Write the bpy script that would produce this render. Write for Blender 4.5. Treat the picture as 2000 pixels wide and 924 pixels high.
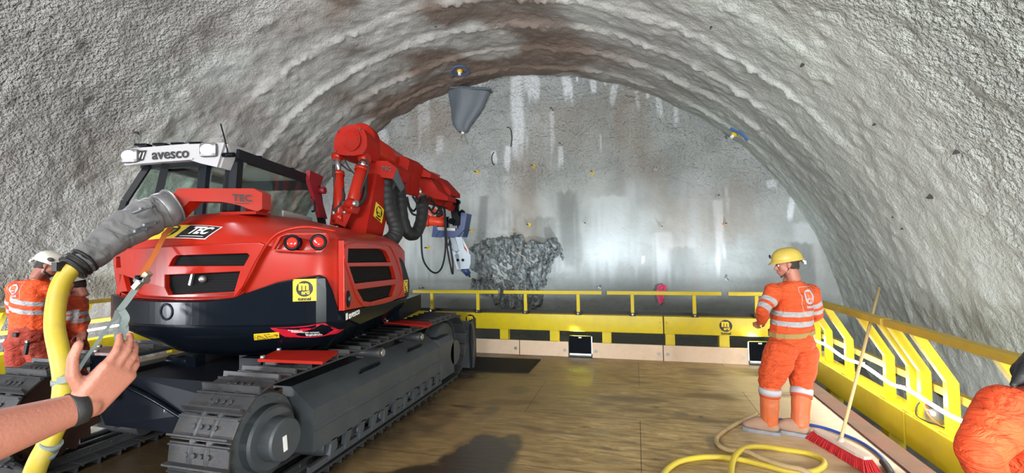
import bpy, bmesh, math, random
import numpy as np
from math import sin, cos, pi, radians, sqrt, atan2
from mathutils import Vector, Matrix, noise
from mathutils.bvhtree import BVHTree
random.seed(7)
V = Vector
for o in list(bpy.data.objects): bpy.data.objects.remove(o)
SC = bpy.context.scene
COL = SC.collection

# ------------------------------------------------------------------ camera
FPX = 880.0
A_, P_, RO_ = radians(15.3), radians(1.98), radians(.97)
f0 = V((-sin(A_), cos(A_), 0)); r0 = V((cos(A_), sin(A_), 0)); zz = V((0, 0, 1))
CF = cos(P_)*f0 + sin(P_)*zz; CU0 = -sin(P_)*f0 + cos(P_)*zz
CR = cos(RO_)*r0 - sin(RO_)*CU0; CU = sin(RO_)*r0 + cos(RO_)*CU0
EYE = V((0, 0, 1.8))
cam = bpy.data.cameras.new('camera'); co = bpy.data.objects.new('camera', cam); COL.objects.link(co)
cam.sensor_fit = 'HORIZONTAL'; cam.sensor_width = 36; cam.lens = FPX/2000*36; cam.clip_start = .05
co.matrix_world = Matrix(((CR.x, CU.x, -CF.x, EYE.x), (CR.y, CU.y, -CF.y, EYE.y), (CR.z, CU.z, -CF.z, EYE.z), (0, 0, 0, 1)))
SC.camera = co
def ray(u, v): return CF + CR*((u-1000)/FPX) + CU*((462-v)/FPX)
def on(u, v, ax, val):
    d = ray(u, v); return EYE + d*((val-EYE[ax])/d[ax])
def at(u, v, d): return EYE + ray(u, v)*d

# ------------------------------------------------------------------ light and exposure
SC.view_settings.view_transform = 'Standard'; SC.view_settings.look = 'None'
SC.view_settings.gamma = 1; SC.view_settings.use_curve_mapping = False
SC.view_settings.exposure = 0.30
w = bpy.data.worlds.new('world'); SC.world = w; w.use_nodes = True
w.node_tree.nodes['Background'].inputs[0].default_value = (.75, .85, 1, 1)
w.node_tree.nodes['Background'].inputs[1].default_value = .7
def area(name, loc, target, sx, sy, e, col=(1, 1, 1)):
    l = bpy.data.lights.new(name, 'AREA'); l.shape = 'RECTANGLE'; l.size = sx; l.size_y = sy; l.energy = e; l.color = col
    o = bpy.data.objects.new(name, l); COL.objects.link(o); o.location = loc
    o.rotation_euler = (V(target)-V(loc)).to_track_quat('-Z', 'Y').to_euler(); return o
area('fill_light_rear', (-2.5, -5.5, 4.6), (-2.5, 6, 1.4), 5.0, 1.6, 800, (1, .98, .95))  # unseen fill light added behind the camera to brighten the tunnel
area('fill_light_right', (2.6, -3.0, 1.0), (3.3, 8, 2.2), 1.6, .5, 560, (.93, 1, .97))  # unseen low light added to rake the right wall and bring out relief
area('fill_light_left', (-8.6, -2.0, .9), (-9.2, 6, 2.2), 1.6, .4, 430, (.92, .95, 1))  # unseen low light added to brighten the lower left wall
def flood(loc, target, e, size=.22):
    o = area('floodlight_beam', loc, target, size, .1, e, (.84, .93, 1)); o.data.spread = 1.9; return o

# ------------------------------------------------------------------ materials
MATS = {}
def nt(m): return m.node_tree.nodes, m.node_tree.links
def mat(name, col, rough=.5, metal=0, var=0, vscale=4, bump=0, bscale=60, emit=0, dirt=None, dscale=3, damt=.5, coat=0, trans=0, spec=.5):
    m = bpy.data.materials.new(name); m.use_nodes = True; N, L = nt(m); b = N['Principled BSDF']
    b.inputs['Base Color'].default_value = (*col, 1); b.inputs['Roughness'].default_value = rough; b.inputs['Metallic'].default_value = metal
    b.inputs['Specular IOR Level'].default_value = spec
    if coat: b.inputs['Coat Weight'].default_value = coat; b.inputs['Coat Roughness'].default_value = .12
    if trans: b.inputs['Transmission Weight'].default_value = trans
    if emit: b.inputs['Emission Color'].default_value = (*col, 1); b.inputs['Emission Strength'].default_value = emit
    tc = N.new('ShaderNodeTexCoord'); src = None
    if var or dirt:
        n = N.new('ShaderNodeTexNoise'); n.inputs['Scale'].default_value = vscale; n.inputs['Detail'].default_value = 6
        L.new(tc.outputs['Object'], n.inputs['Vector'])
        mx = N.new('ShaderNodeMix'); mx.data_type = 'RGBA'
        mx.inputs[6].default_value = (*[c*(1-var) for c in col], 1); mx.inputs[7].default_value = (*[min(1, c*(1+var)) for c in col], 1)
        L.new(n.outputs['Fac'], mx.inputs[0]); src = mx.outputs[2]
    if dirt:
        n = N.new('ShaderNodeTexNoise'); n.inputs['Scale'].default_value = dscale; n.inputs['Detail'].default_value = 9; n.inputs['Roughness'].default_value = .7
        L.new(tc.outputs['Object'], n.inputs['Vector'])
        r = N.new('ShaderNodeValToRGB'); r.color_ramp.elements[0].position = .45; r.color_ramp.elements[1].position = .75
        r.color_ramp.elements[0].color = (0, 0, 0, 1); r.color_ramp.elements[1].color = (damt, damt, damt, 1)
        L.new(n.outputs['Fac'], r.inputs[0])
        mx = N.new('ShaderNodeMix'); mx.data_type = 'RGBA'; L.new(r.outputs[0], mx.inputs[0]); L.new(src, mx.inputs[6]); mx.inputs[7].default_value = (*dirt, 1)
        src = mx.outputs[2]
    if src: L.new(src, b.inputs['Base Color'])
    if bump:
        n = N.new('ShaderNodeTexNoise'); n.inputs['Scale'].default_value = bscale; n.inputs['Detail'].default_value = 4
        L.new(tc.outputs['Object'], n.inputs['Vector'])
        bp = N.new('ShaderNodeBump'); bp.inputs['Strength'].default_value = bump; bp.inputs['Distance'].default_value = .01
        L.new(n.outputs['Fac'], bp.inputs['Height']); L.new(bp.outputs[0], b.inputs['Normal'])
    MATS[name] = m; return m
RED = mat('red_paint', (.37, .014, .005), .3, var=.12, dirt=(.25, .05, .03), damt=.3, dscale=5, coat=.08, spec=.28)
REDD = mat('red_paint_dusty', (.32, .011, .006), .65, var=.15, dirt=(.2, .04, .03), damt=.4, dscale=4, spec=.12)
REDO = mat('orange_red_paint', (.8, .06, .02), .4)
BLK = mat('black_paint', (.004, .006, .010), .22, var=.2, spec=.07)
RUB = mat('black_rubber', (.012, .012, .014), .6, bump=.2)
DGR = mat('dark_grey_steel', (.058, .066, .076), .5, metal=.2, var=.25, dirt=(.12, .12, .12), damt=.4)
TRK = mat('track_steel', (.045, .048, .054), .5, metal=.4, var=.3, dirt=(.12, .09, .07), damt=.35, dscale=14, bump=.15)
CHS = mat('chassis_black', (.008, .010, .016), .45, var=.2, spec=.2)
YEL = mat('yellow_paint', (.60, .47, .008), .42, var=.1, dirt=(.42, .28, .06), damt=.4, dscale=5)
YELD = mat('yellow_paint_dusty', (.50, .35, .035), .6, var=.15, dirt=(.33, .25, .1), damt=.6, dscale=6)
YHS = mat('yellow_hose', (.54, .41, .03), .5, var=.15, dirt=(.3, .24, .12), damt=.5, dscale=8)
CAN = mat('canvas_grey', (.13, .13, .135), .75, var=.25, bump=.5, bscale=30)
ALU = mat('aluminium', (.45, .46, .48), .3, metal=.9, var=.1)
WHT = mat('white_paint', (.36, .36, .38), .4, var=.06, dirt=(.4, .38, .36), damt=.35)
GLS = bpy.data.materials.new('glass'); GLS.use_nodes = True
N, L = nt(GLS); g = N['Principled BSDF']; N.remove(g)
tr = N.new('ShaderNodeBsdfTransparent'); tr.inputs[0].default_value = (.88, .95, .92, 1)
gl = N.new('ShaderNodeBsdfGlossy'); gl.inputs['Roughness'].default_value = .03; gl.inputs[0].default_value = (.8, .8, .8, 1)
mxs = N.new('ShaderNodeMixShader'); mxs.inputs[0].default_value = .07
L.new(tr.outputs[0], mxs.inputs[1]); L.new(gl.outputs[0], mxs.inputs[2]); L.new(mxs.outputs[0], N['Material Output'].inputs[0])
LED = mat('led_white', (.95, .97, 1), .5, emit=45)
LAMP = mat('lamp_white', (.9, .93, 1), .5, emit=9)
FLD = mat('flood_white', (.92, .96, 1), .5, emit=2.2)
TAIL = mat('tail_lens_red', (.7, .02, .01), .15, coat=.8)
SKY = mat('sticker_yellow', (.8, .55, .02), .5)
SKB = mat('sticker_black', (.01, .01, .012), .5)
SKW = mat('sticker_white', (.8, .8, .8), .5)
SKR = mat('sticker_red', (.5, .01, .03), .4)
SKG = mat('reflective_grey', (.42, .42, .46), .5)
BLU = mat('blue_paint', (.03, .06, .19), .4, var=.2)
LBL = mat('light_blue_steel', (.42, .49, .58), .4, metal=.2, var=.15)
SKIN = mat('skin', (.35, .135, .095), .5, var=.18, vscale=9, bump=.15, bscale=150)
HAIR = mat('hair_dark', (.02, .013, .01), .7, bump=.4)
ORT = mat('orange_trousers', (.60, .07, .013), .75, var=.14, bump=.25, bscale=25, dirt=(.35, .1, .05), damt=.4)
ORT2 = mat('rust_trousers', (.40, .045, .02), .8, var=.14, bump=.25, bscale=25, dirt=(.2, .05, .03), damt=.4)
BOOT = mat('boot_rubber', (.56, .12, .035), .5, var=.2, vscale=8, dirt=(.36, .2, .12), damt=.7, dscale=6)
SOLE = mat('boot_sole', (.22, .23, .26), .8, var=.2)
MUDB = mat('boot_mud', (.36, .22, .15), .85, var=.2)
HELY = mat('helmet_yellow', (.50, .37, .07), .4, var=.25)
HELW = mat('helmet_white', (.75, .73, .66), .35, var=.06, coat=.3)
BELT = mat('webbing_tan', (.30, .21, .07), .8, bump=.3)
STG = mat('webbing_grey', (.22, .26, .26), .8, bump=.3)
STO = mat('webbing_orange', (.62, .16, .03), .8, bump=.3)
BLH = mat('blue_hose', (.02, .06, .32), .4)
TANH = mat('dirty_hose', (.42, .30, .14), .6, var=.3, dirt=(.2, .15, .1), damt=.6, dscale=12)
WOODH = mat('broom_handle_wood', (.50, .38, .18), .6, var=.15)
BRR = mat('red_bristles', (.45, .015, .02), .9, bump=.8, bscale=90)
BOARD = mat('raw_board', (.66, .50, .37), .7, var=.12, vscale=2, dirt=(.42, .28, .16), damt=.45, dscale=3)
PLK = mat('stained_plank', (.17, .10, .06), .8, var=.3, dirt=(.3, .07, .05), damt=.6, dscale=2.5)
MATR = mat('rubber_mat', (.018, .018, .018), .9, var=.2, spec=.1)
TARP = mat('grey_membrane', (.105, .125, .15), .55, var=.15, bump=.25, bscale=12)
WST = mat('weathered_steel', (.20, .20, .21), .45, metal=.6, var=.3)
GALV = mat('galvanised', (.36, .36, .36), .4, metal=.8, var=.2)
PINK = mat('pink_ribbon', (.5, .03, .1), .6)
BPT = mat('blue_spray_paint', (.06, .15, .4), .8)
CABM = mat('cab_frame_black', (.008, .010, .014), .5, spec=.2)
INT = mat('cab_interior', (.02, .022, .028), .6)

# ------------------------------------------------------------------ mesh helpers
def frame(o, x, y):
    x = V(x).normalized(); n = x.cross(V(y)).normalized(); y = n.cross(x)
    return Matrix(((x.x, y.x, n.x, o[0]), (x.y, y.y, n.y, o[1]), (x.z, y.z, n.z, o[2]), (0, 0, 0, 1)))
def smooth_path(P, k=6, closed=False):
    P = [V(p) for p in P]; n = len(P); out = []
    rng = range(n if closed else n-1)
    for i in rng:
        if closed: a, b, c, d = P[i-1], P[i], P[(i+1) % n], P[(i+2) % n]
        else: a, b, c, d = P[max(i-1, 0)], P[i], P[i+1], P[min(i+2, n-1)]
        for j in range(k):
            t = j/k
            out.append(.5*((2*b) + (c-a)*t + (2*a-5*b+4*c-d)*t*t + (3*b-a-3*c+d)*t**3))
    if not closed: out.append(P[-1].copy())
    return out
class MB:
    def __init__(s): s.bm = bmesh.new(); s.mats = []
    def mi(s, m):
        if m is None: return 0
        if m not in s.mats: s.mats.append(m)
        return s.mats.index(m)
    def _fin(s, faces, m, smooth=False):
        i = s.mi(m)
        for f in faces: f.material_index = i; f.smooth = smooth
    def box(s, c, size, m=None, R=None, bev=0):
        M = Matrix.Translation(V(c)) @ (R.to_4x4() if R is not None else Matrix.Identity(4)) @ Matrix.Diagonal((*size, 1))
        r = bmesh.ops.create_cube(s.bm, size=1, matrix=M); vs = r['verts']
        fs = list({f for v in vs for f in v.link_faces})
        s._fin(fs, m)
        if bev:
            es = list({e for v in vs for e in v.link_edges})
            rr = bmesh.ops.bevel(s.bm, geom=es, offset=bev, segments=2, affect='EDGES', profile=.6)
            s._fin(rr['faces'], m)
        return s
    def hexa(s, P, m=None):  # 8 points: bottom loop 4, top loop 4
        v = [s.bm.verts.new(p) for p in P]
        fs = [s.bm.faces.new([v[i] for i in q]) for q in ((3, 2, 1, 0), (4, 5, 6, 7), (0, 1, 5, 4), (1, 2, 6, 5), (2, 3, 7, 6), (3, 0, 4, 7))]
        s._fin(fs, m); return s
    def beam(s, p0, p1, wd, ht, m=None, up=(0, 0, 1), bev=0, w1=None, h1=None):
        p0 = V(p0); p1 = V(p1); d = (p1-p0); Lh = d.length; d.normalize()
        x = d.cross(V(up)).normalized(); u = x.cross(d).normalized()
        if w1 is None:
            R = Matrix((x, d, u)).transposed(); return s.box((p0+p1)/2, (wd, Lh, ht), m, R, bev)
        h1 = h1 or ht
        q = lambda p, a, b: [p-x*a/2-u*b/2, p+x*a/2-u*b/2, p+x*a/2+u*b/2, p-x*a/2+u*b/2]
        return s.hexa(q(p0, wd, ht)+q(p1, w1, h1), m)
    def loft(s, rings, m=None, caps=True, smooth=True, closed=True):
        vr = [[s.bm.verts.new(p) for p in r] for r in rings]; fs = []
        n = len(vr[0])
        for a, b in zip(vr, vr[1:]):
            for i in range(n if closed else n-1):
                j = (i+1) % n
                try: fs.append(s.bm.faces.new((a[i], a[j], b[j], b[i])))
                except ValueError: pass
        s._fin(fs, m, smooth)
        if caps:
            cf = [s.bm.faces.new(list(reversed(vr[0]))), s.bm.faces.new(vr[-1])]; s._fin(cf, m, False)
        return s
    def tube(s, P, r, m=None, n=10, k=6, smooth=True, caps=True, path=True, flat=1, closed=False):
        P = smooth_path(P, k, closed) if path else [V(p) for p in P]
        N_ = len(P); rs = r if callable(r) else (lambda t: r)
        rings = []; nrm = None
        for i, p in enumerate(P):
            if closed: d = P[(i+1) % N_]-P[i-1]
            else: d = P[min(i+1, N_-1)]-P[max(i-1, 0)]
            d.normalize()
            if nrm is None: nrm = d.orthogonal().normalized() if abs(d.z) > .95 else d.cross(zz).normalized()
            nrm = (nrm-d*nrm.dot(d)).normalized(); b = d.cross(nrm)
            rr = rs(i/(N_-1))
            rings.append([p+nrm*cos(2*pi*j/n)*rr+b*sin(2*pi*j/n)*rr*flat for j in range(n)])
        if closed: rings.append(rings[0]); caps = False
        s.loft(rings, m, caps, smooth)
        if closed: bmesh.ops.remove_doubles(s.bm, verts=s.bm.verts, dist=1e-6)
        return s
    def cyl(s, p0, p1, r0_, r1_=None, m=None, n=20, bev=0):
        r1_ = r0_ if r1_ is None else r1_
        p0 = V(p0); p1 = V(p1); d = (p1-p0).normalized(); x = d.orthogonal().normalized(); y = d.cross(x)
        ring = lambda p, r: [p+(x*cos(2*pi*j/n)+y*sin(2*pi*j/n))*r for j in range(n)]
        R_ = [ring(p0, r0_), ring(p1, r1_)]
        if bev: R_ = [ring(p0, r0_-bev), ring(p0+d*bev, r0_), ring(p1-d*bev, r1_), ring(p1, r1_-bev)]
        i0 = len(s.bm.faces); s.loft(R_, m, True, False)
        s.bm.faces.ensure_lookup_table()
        for f in s.bm.faces[i0:]:
            if len(f.verts) == 4 and n != 4: f.smooth = True
        return s
    def lathe(s, prof, o, axis, m=None, n=32, smooth=True):  # prof: (r, h)
        o = V(o); d = V(axis).normalized(); x = d.orthogonal().normalized(); y = d.cross(x)
        return s.loft([[o+d*h+(x*cos(2*pi*j/n)+y*sin(2*pi*j/n))*r for j in range(n)] for r, h in prof], m, True, smooth)
    def prism(s, pts, vec, m=None):
        pts = [V(p) for p in pts]; vec = V(vec)
        a = [s.bm.verts.new(p) for p in pts]; b = [s.bm.verts.new(p+vec) for p in pts]; n = len(a)
        fs = [s.bm.faces.new(list(reversed(a))), s.bm.faces.new(b)]+[s.bm.faces.new((a[i], a[(i+1) % n], b[(i+1) % n], b[i])) for i in range(n)]
        s._fin(fs, m); return s
    def slab(s, px, d, vec, m=None):      # outline at its own distance, pushed back along vec
        return s.prism([at(u, v, d) for u, v in px], vec, m)
    def sphere(s, c, r, m=None, n=12):
        r = (r, r, r) if not hasattr(r, '__len__') else r
        q = bmesh.ops.create_uvsphere(s.bm, u_segments=n*2, v_segments=n, radius=1, matrix=Matrix.Translation(V(c)) @ Matrix.Diagonal((*r, 1)))
        s._fin({f for v in q['verts'] for f in v.link_faces}, m, True); return s
    def text(s, body, M, size, m=None, bold=.0, depth=.0015, shear=0, align='CENTER'):
        c = bpy.data.curves.new('t', 'FONT'); c.body = body; c.size = size; c.extrude = depth; c.offset = bold; c.shear = shear
        c.align_x = align; c.align_y = 'CENTER'; c.resolution_u = 4
        o = bpy.data.objects.new('t', c); COL.objects.link(o)
        me = bpy.data.meshes.new_from_object(o.evaluated_get(bpy.context.evaluated_depsgraph_get()))
        me.transform(M); i0 = len(s.bm.faces); s.bm.from_mesh(me); s.bm.faces.ensure_lookup_table()
        s._fin(s.bm.faces[i0:], m); bpy.data.objects.remove(o); bpy.data.curves.remove(c); bpy.data.meshes.remove(me); return s
    def plate(s, outer, holes, depth, fn, m=None, bev=.006, cuts=()):   # flat plate with openings, mapped by fn(x, y, h)
        c = bpy.data.curves.new('p', 'CURVE'); c.dimensions = '2D'; c.fill_mode = 'BOTH'; c.extrude = depth/2-bev; c.bevel_depth = bev; c.offset = -bev
        for poly in [outer]+list(holes):
            sp = c.splines.new('POLY'); sp.points.add(len(poly)-1)
            for p, q in zip(sp.points, poly): p.co = (q[0], q[1], 0, 1)
            sp.use_cyclic_u = True
        o = bpy.data.objects.new('p', c); COL.objects.link(o)
        me = bpy.data.meshes.new_from_object(o.evaluated_get(bpy.context.evaluated_depsgraph_get()))
        b = bmesh.new(); b.from_mesh(me)
        for x in cuts: bmesh.ops.bisect_plane(b, geom=b.verts[:]+b.edges[:]+b.faces[:], plane_co=(x, 0, 0), plane_no=(1, 0, 0))
        for v in b.verts: v.co = fn(v.co.x, v.co.y, v.co.z+depth/2)
        b.to_mesh(me); b.free(); i0 = len(s.bm.faces); s.bm.from_mesh(me); s.bm.faces.ensure_lookup_table(); s._fin(s.bm.faces[i0:], m)
        bpy.data.objects.remove(o); bpy.data.curves.remove(c); bpy.data.meshes.remove(me); return s
    def hull(s, items, m=None, seg=10):
        b = bmesh.new()
        for c, r in items:
            r = (r, r, r) if not hasattr(r, '__len__') else r
            bmesh.ops.create_uvsphere(b, u_segments=seg+2, v_segments=seg, radius=1, matrix=Matrix.Translation(V(c)) @ Matrix.Diagonal((*r, 1)))
        h = bmesh.ops.convex_hull(b, input=b.verts[:])
        bmesh.ops.delete(b, geom=list({x for x in h['geom_interior']+h['geom_unused'] if isinstance(x, bmesh.types.BMVert)}), context='VERTS')
        me = bpy.data.meshes.new('h'); b.to_mesh(me); b.free(); i0 = len(s.bm.faces); s.bm.from_mesh(me); bpy.data.meshes.remove(me)
        s.bm.faces.ensure_lookup_table(); s._fin(s.bm.faces[i0:], m, True); return s
    def xf(s, M): bmesh.ops.transform(s.bm, matrix=M, verts=s.bm.verts[:]); return s
    def build(s, name, m=None, parent=None, voxel=0, rough=0, rscale=6, smooth_it=2, recalc=True):
        if recalc and not voxel: bmesh.ops.recalc_face_normals(s.bm, faces=s.bm.faces[:])
        me = bpy.data.meshes.new(name); s.bm.to_mesh(me); s.bm.free()
        o = bpy.data.objects.new(name, me); COL.objects.link(o)
        if voxel:
            md = o.modifiers.new('r', 'REMESH'); md.mode = 'VOXEL'; md.voxel_size = voxel
            ms = o.modifiers.new('s', 'SMOOTH'); ms.iterations = smooth_it; ms.factor = .5
            me2 = bpy.data.meshes.new_from_object(o.evaluated_get(bpy.context.evaluated_depsgraph_get()))
            o.modifiers.clear(); o.data = me2; bpy.data.meshes.remove(me); me = me2; me.name = name
            if rough:
                NR = [v.normal.copy() for v in me.vertices]
                for v, nv in zip(me.vertices, NR):
                    q = v.co; n = noise.noise(V((q.x*rscale, q.y*rscale, q.z*rscale*1.6)))+.5*noise.noise(V((q.x*rscale*2.3, q.y*rscale*2.3, q.z*rscale*3.5+9)))
                    v.co = q+nv*n*rough
            for p in me.polygons: p.use_smooth = True; p.material_index = 0
            me.materials.clear(); me.materials.append(m)
        else:
            for x in (s.mats or [m]): me.materials.append(x)
            if m and s.mats and s.mats[0] is None: me.materials[0] = m
        if parent: o.parent = parent
        return o
def emp(name, loc, rz=0):
    o = bpy.data.objects.new(name, None); COL.objects.link(o); o.location = loc; o.rotation_euler = (0, 0, rz); o.empty_display_size = .1; return o
def tag(o, label, cat, group=None, kind=None):
    if label: o['label'] = label
    if cat: o['category'] = cat
    if group: o['group'] = group
    if kind: o['kind'] = kind
    return o
def structure(o): o['kind'] = 'structure'; return o
def inv(root):   # bring world coordinates into a thing's own frame
    return (Matrix.Translation(root.location) @ Matrix.Rotation(root.rotation_euler.z, 4, 'Z')).inverted()
# vectorised value noise
def vnoise(x, y, z, seed=0):
    xi, yi, zi = np.floor(x).astype(np.int64), np.floor(y).astype(np.int64), np.floor(z).astype(np.int64)
    fx, fy, fz = x-xi, y-yi, z-zi; fx = fx*fx*(3-2*fx); fy = fy*fy*(3-2*fy); fz = fz*fz*(3-2*fz)
    def h(a, b, c):
        n = (a*374761393+b*668265263+c*2147483647+seed*1274126177) & 0xffffffff
        n = ((n ^ (n >> 13))*1274126177) & 0xffffffff; n = (n ^ (n >> 16)) & 0xffff; return n/65535.
    L_ = lambda a, b, t: a+(b-a)*t
    return L_(L_(L_(h(xi, yi, zi), h(xi+1, yi, zi), fx), L_(h(xi, yi+1, zi), h(xi+1, yi+1, zi), fx), fy),
              L_(L_(h(xi, yi, zi+1), h(xi+1, yi, zi+1), fx), L_(h(xi, yi+1, zi+1), h(xi+1, yi+1, zi+1), fx), fy), fz)*2-1
def fbm(x, y, z, oct=4, seed=0, g=.5):
    o = 0; a = 1
    for i in range(oct): o = o+a*vnoise(x*2**i, y*2**i, z*2**i, seed+i); a *= g
    return o
def sstep(a, b, x): t = np.clip((x-a)/(b-a), 0, 1); return t*t*(3-2*t)
def grid_mesh(name, X, Y, Z, m, attrs):
    ny, nx = X.shape; co_ = np.stack([X, Y, Z], -1).reshape(-1, 3).astype(np.float32)
    idx = np.arange(nx*ny).reshape(ny, nx); f = np.stack([idx[:-1, :-1], idx[:-1, 1:], idx[1:, 1:], idx[1:, :-1]], -1).reshape(-1, 4)
    me = bpy.data.meshes.new(name); me.vertices.add(len(co_)); me.vertices.foreach_set('co', co_.ravel())
    me.loops.add(f.size); me.loops.foreach_set('vertex_index', f.ravel().astype(np.int32)); me.polygons.add(len(f))
    me.polygons.foreach_set('loop_start', np.arange(0, f.size, 4, dtype=np.int32))
    me.update(calc_edges=True); me.polygons.foreach_set('use_smooth', np.ones(len(f), bool))
    for k, a in attrs.items():
        at_ = me.attributes.new(k, 'FLOAT', 'POINT'); at_.data.foreach_set('value', a.ravel().astype(np.float32))
    me.materials.append(m); o = bpy.data.objects.new(name, me); COL.objects.link(o); return o
def attr_mix(N, L, src, attr, col):
    a = N.new('ShaderNodeAttribute'); a.attribute_name = attr
    mx = N.new('ShaderNodeMix'); mx.data_type = 'RGBA'; mx.clamp_factor = True
    L.new(a.outputs['Fac'], mx.inputs[0]); L.new(src, mx.inputs[6]); mx.inputs[7].default_value = (*col, 1); return mx.outputs[2]

# ------------------------------------------------------------------ tunnel lining
FY = 10.5
def shotcrete(name, c0, c1, stains, sc=21, dist=.035, fine=75, roughattr=True):
    m = bpy.data.materials.new(name); m.use_nodes = True; N, L = nt(m); b = N['Principled BSDF']; b.inputs['Roughness'].default_value = .82
    b.inputs['Specular IOR Level'].default_value = .3
    tc = N.new('ShaderNodeTexCoord')
    n = N.new('ShaderNodeTexNoise'); n.inputs['Scale'].default_value = .9; n.inputs['Detail'].default_value = 8; n.inputs['Roughness'].default_value = .65; L.new(tc.outputs['Object'], n.inputs[0])
    r = N.new('ShaderNodeValToRGB'); r.color_ramp.elements[0].position = .35; r.color_ramp.elements[1].position = .65
    r.color_ramp.elements[0].color = (*c0, 1); r.color_ramp.elements[1].color = (*c1, 1); L.new(n.outputs[0], r.inputs[0]); src = r.outputs[0]
    for a, c in stains: src = attr_mix(N, L, src, a, c)
    n2 = N.new('ShaderNodeTexNoise'); n2.inputs['Scale'].default_value = sc; n2.inputs['Detail'].default_value = 3; n2.inputs['Roughness'].default_value = .55; n2.inputs['Distortion'].default_value = .08; L.new(tc.outputs['Object'], n2.inputs[0])
    rr = N.new('ShaderNodeValToRGB'); rr.color_ramp.elements[0].position = .3; rr.color_ramp.elements[1].position = .7; L.new(n2.outputs[0], rr.inputs[0])
    n3 = N.new('ShaderNodeTexNoise'); n3.inputs['Scale'].default_value = fine; n3.inputs['Detail'].default_value = 3; L.new(tc.outputs['Object'], n3.inputs[0])
    mu = N.new('ShaderNodeMath'); mu.operation = 'MULTIPLY'; L.new(rr.outputs[0], mu.inputs[0])
    if roughattr: a = N.new('ShaderNodeAttribute'); a.attribute_name = 'coarse'; L.new(a.outputs['Fac'], mu.inputs[1])
    else: mu.inputs[1].default_value = 1
    ad = N.new('ShaderNodeMath'); ad.operation = 'MULTIPLY_ADD'; L.new(n3.outputs[0], ad.inputs[0]); ad.inputs[1].default_value = .13; L.new(mu.outputs[0], ad.inputs[2])
    bp = N.new('ShaderNodeBump'); bp.inputs['Strength'].default_value = 1; bp.inputs['Distance'].default_value = dist
    L.new(ad.outputs[0], bp.inputs['Height']); L.new(bp.outputs[0], b.inputs['Normal']); L.new(src, b.inputs['Base Color'])
    return m
VM = shotcrete('vault_shotcrete', (.37, .36, .35), (.54, .535, .525), [('fresh_lit', (.56, .60, .58)), ('brown', (.20, .15, .125))], dist=.075)
ys = np.concatenate([np.arange(-8, 2, .07), np.arange(2, FY+.05, .026)]); th = np.radians(np.linspace(-14, 194, 620))
TT, YY = np.meshgrid(th, ys)
def vault_c(y): return -3.1+.3*sstep(5., 10.5, y), -.9
def vault_r(y): return 7.32-.32*sstep(2., 10.5, y)
def vault_def(TT, YY):
    cx, cz = vault_c(YY); R_ = vault_r(YY)
    ax, az = np.cos(TT)*7, np.sin(TT)*7
    sm_ = 1-.65*sstep(3.5, 5.5, YY)*sstep(60, 40, np.degrees(TT)); R_ = R_+sm_*.06*fbm(ax*.5, YY*.6, az*.5, 3, 3)+sm_*.03*fbm(ax*2.2, YY*2.2, az*2.2, 3, 11)+.016*fbm(ax*8, YY*8, az*8, 2, 14)
    wob = .06*fbm(ax*.5, YY*0, az*.5, 3, 21)
    crest = np.zeros_like(R_)
    side = .2+.8*sstep(22, 62, np.degrees(TT))*sstep(172, 135, np.degrees(TT))
    for yr, amp, wd in ((9.95, .10, .05), (9.05, .15, .07), (8.1, .16, .08), (7.15, .15, .09), (6.1, .06, .12)):
        q = (YY-yr-wob); rg = np.clip(fbm(ax*2.2, YY*6, az*2.2, 3, 31, .7)*1.0+.7, .0, 1.5)
        ridge = np.exp(-(q/wd)**2)*rg; R_ = R_-side*amp*ridge*(.18+.30*np.clip(fbm(ax*9, YY*9, az*9, 2, 131), -1, 1)); crest = np.maximum(crest, ridge*amp*6)
        R_ = R_-side*amp*.30*sstep(-.1, .05, q)*(1-sstep(.05, .85, q))
    return cx+R_*np.cos(TT), cz+R_*np.sin(TT), crest, ax, az
VX, VZ, crest, ax, az = vault_def(TT, YY)
deg = np.degrees(TT)
fresh_lit = .75*sstep(60, 48, deg)*sstep(9.3, 9.75, YY+.25*vnoise(ax, YY*0, az, 5))+np.clip(crest-.55, 0, .5)*.7*sstep(-.1, .5, vnoise(ax*2.5, YY*4, az*2.5, 8))
fresh_lit = fresh_lit+.65*sstep(66, 44, deg)*sstep(2, 4, YY)+.5*sstep(.1, .8, fbm(ax*.8, YY*.8, az*.8, 3, 71))*sstep(3, 6, YY)  # right wall: its brighter greenish light is painted into the shotcrete colour
brown = .85*sstep(-.15, .55, fbm(ax*.7, YY*.8, az*.7, 4, 41))*sstep(62, 80, deg)*sstep(150, 120, deg)*sstep(4.5, 7, YY)
brown = brown+.35*sstep(.25, .9, fbm(ax*.9, YY*.9, az*.9, 4, 47))*sstep(80, 110, deg)+.3*sstep(8, 9, YY)*sstep(50, 70, deg)
coarse = .13+.87*sstep(6.1, 4.4, YY+.8*vnoise(ax*.4, YY*.5, az*.4, 55)+.6*sstep(60, 20, deg))
vault = grid_mesh('ceiling', VX, YY, VZ, VM, {'fresh_lit': np.clip(fresh_lit, 0, 1), 'brown': np.clip(brown, 0, 1), 'coarse': coarse}); structure(vault)
BV = BVHTree.FromPolygons([v.co[:] for v in vault.data.vertices], [p.vertices[:] for p in vault.data.polygons])

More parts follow.
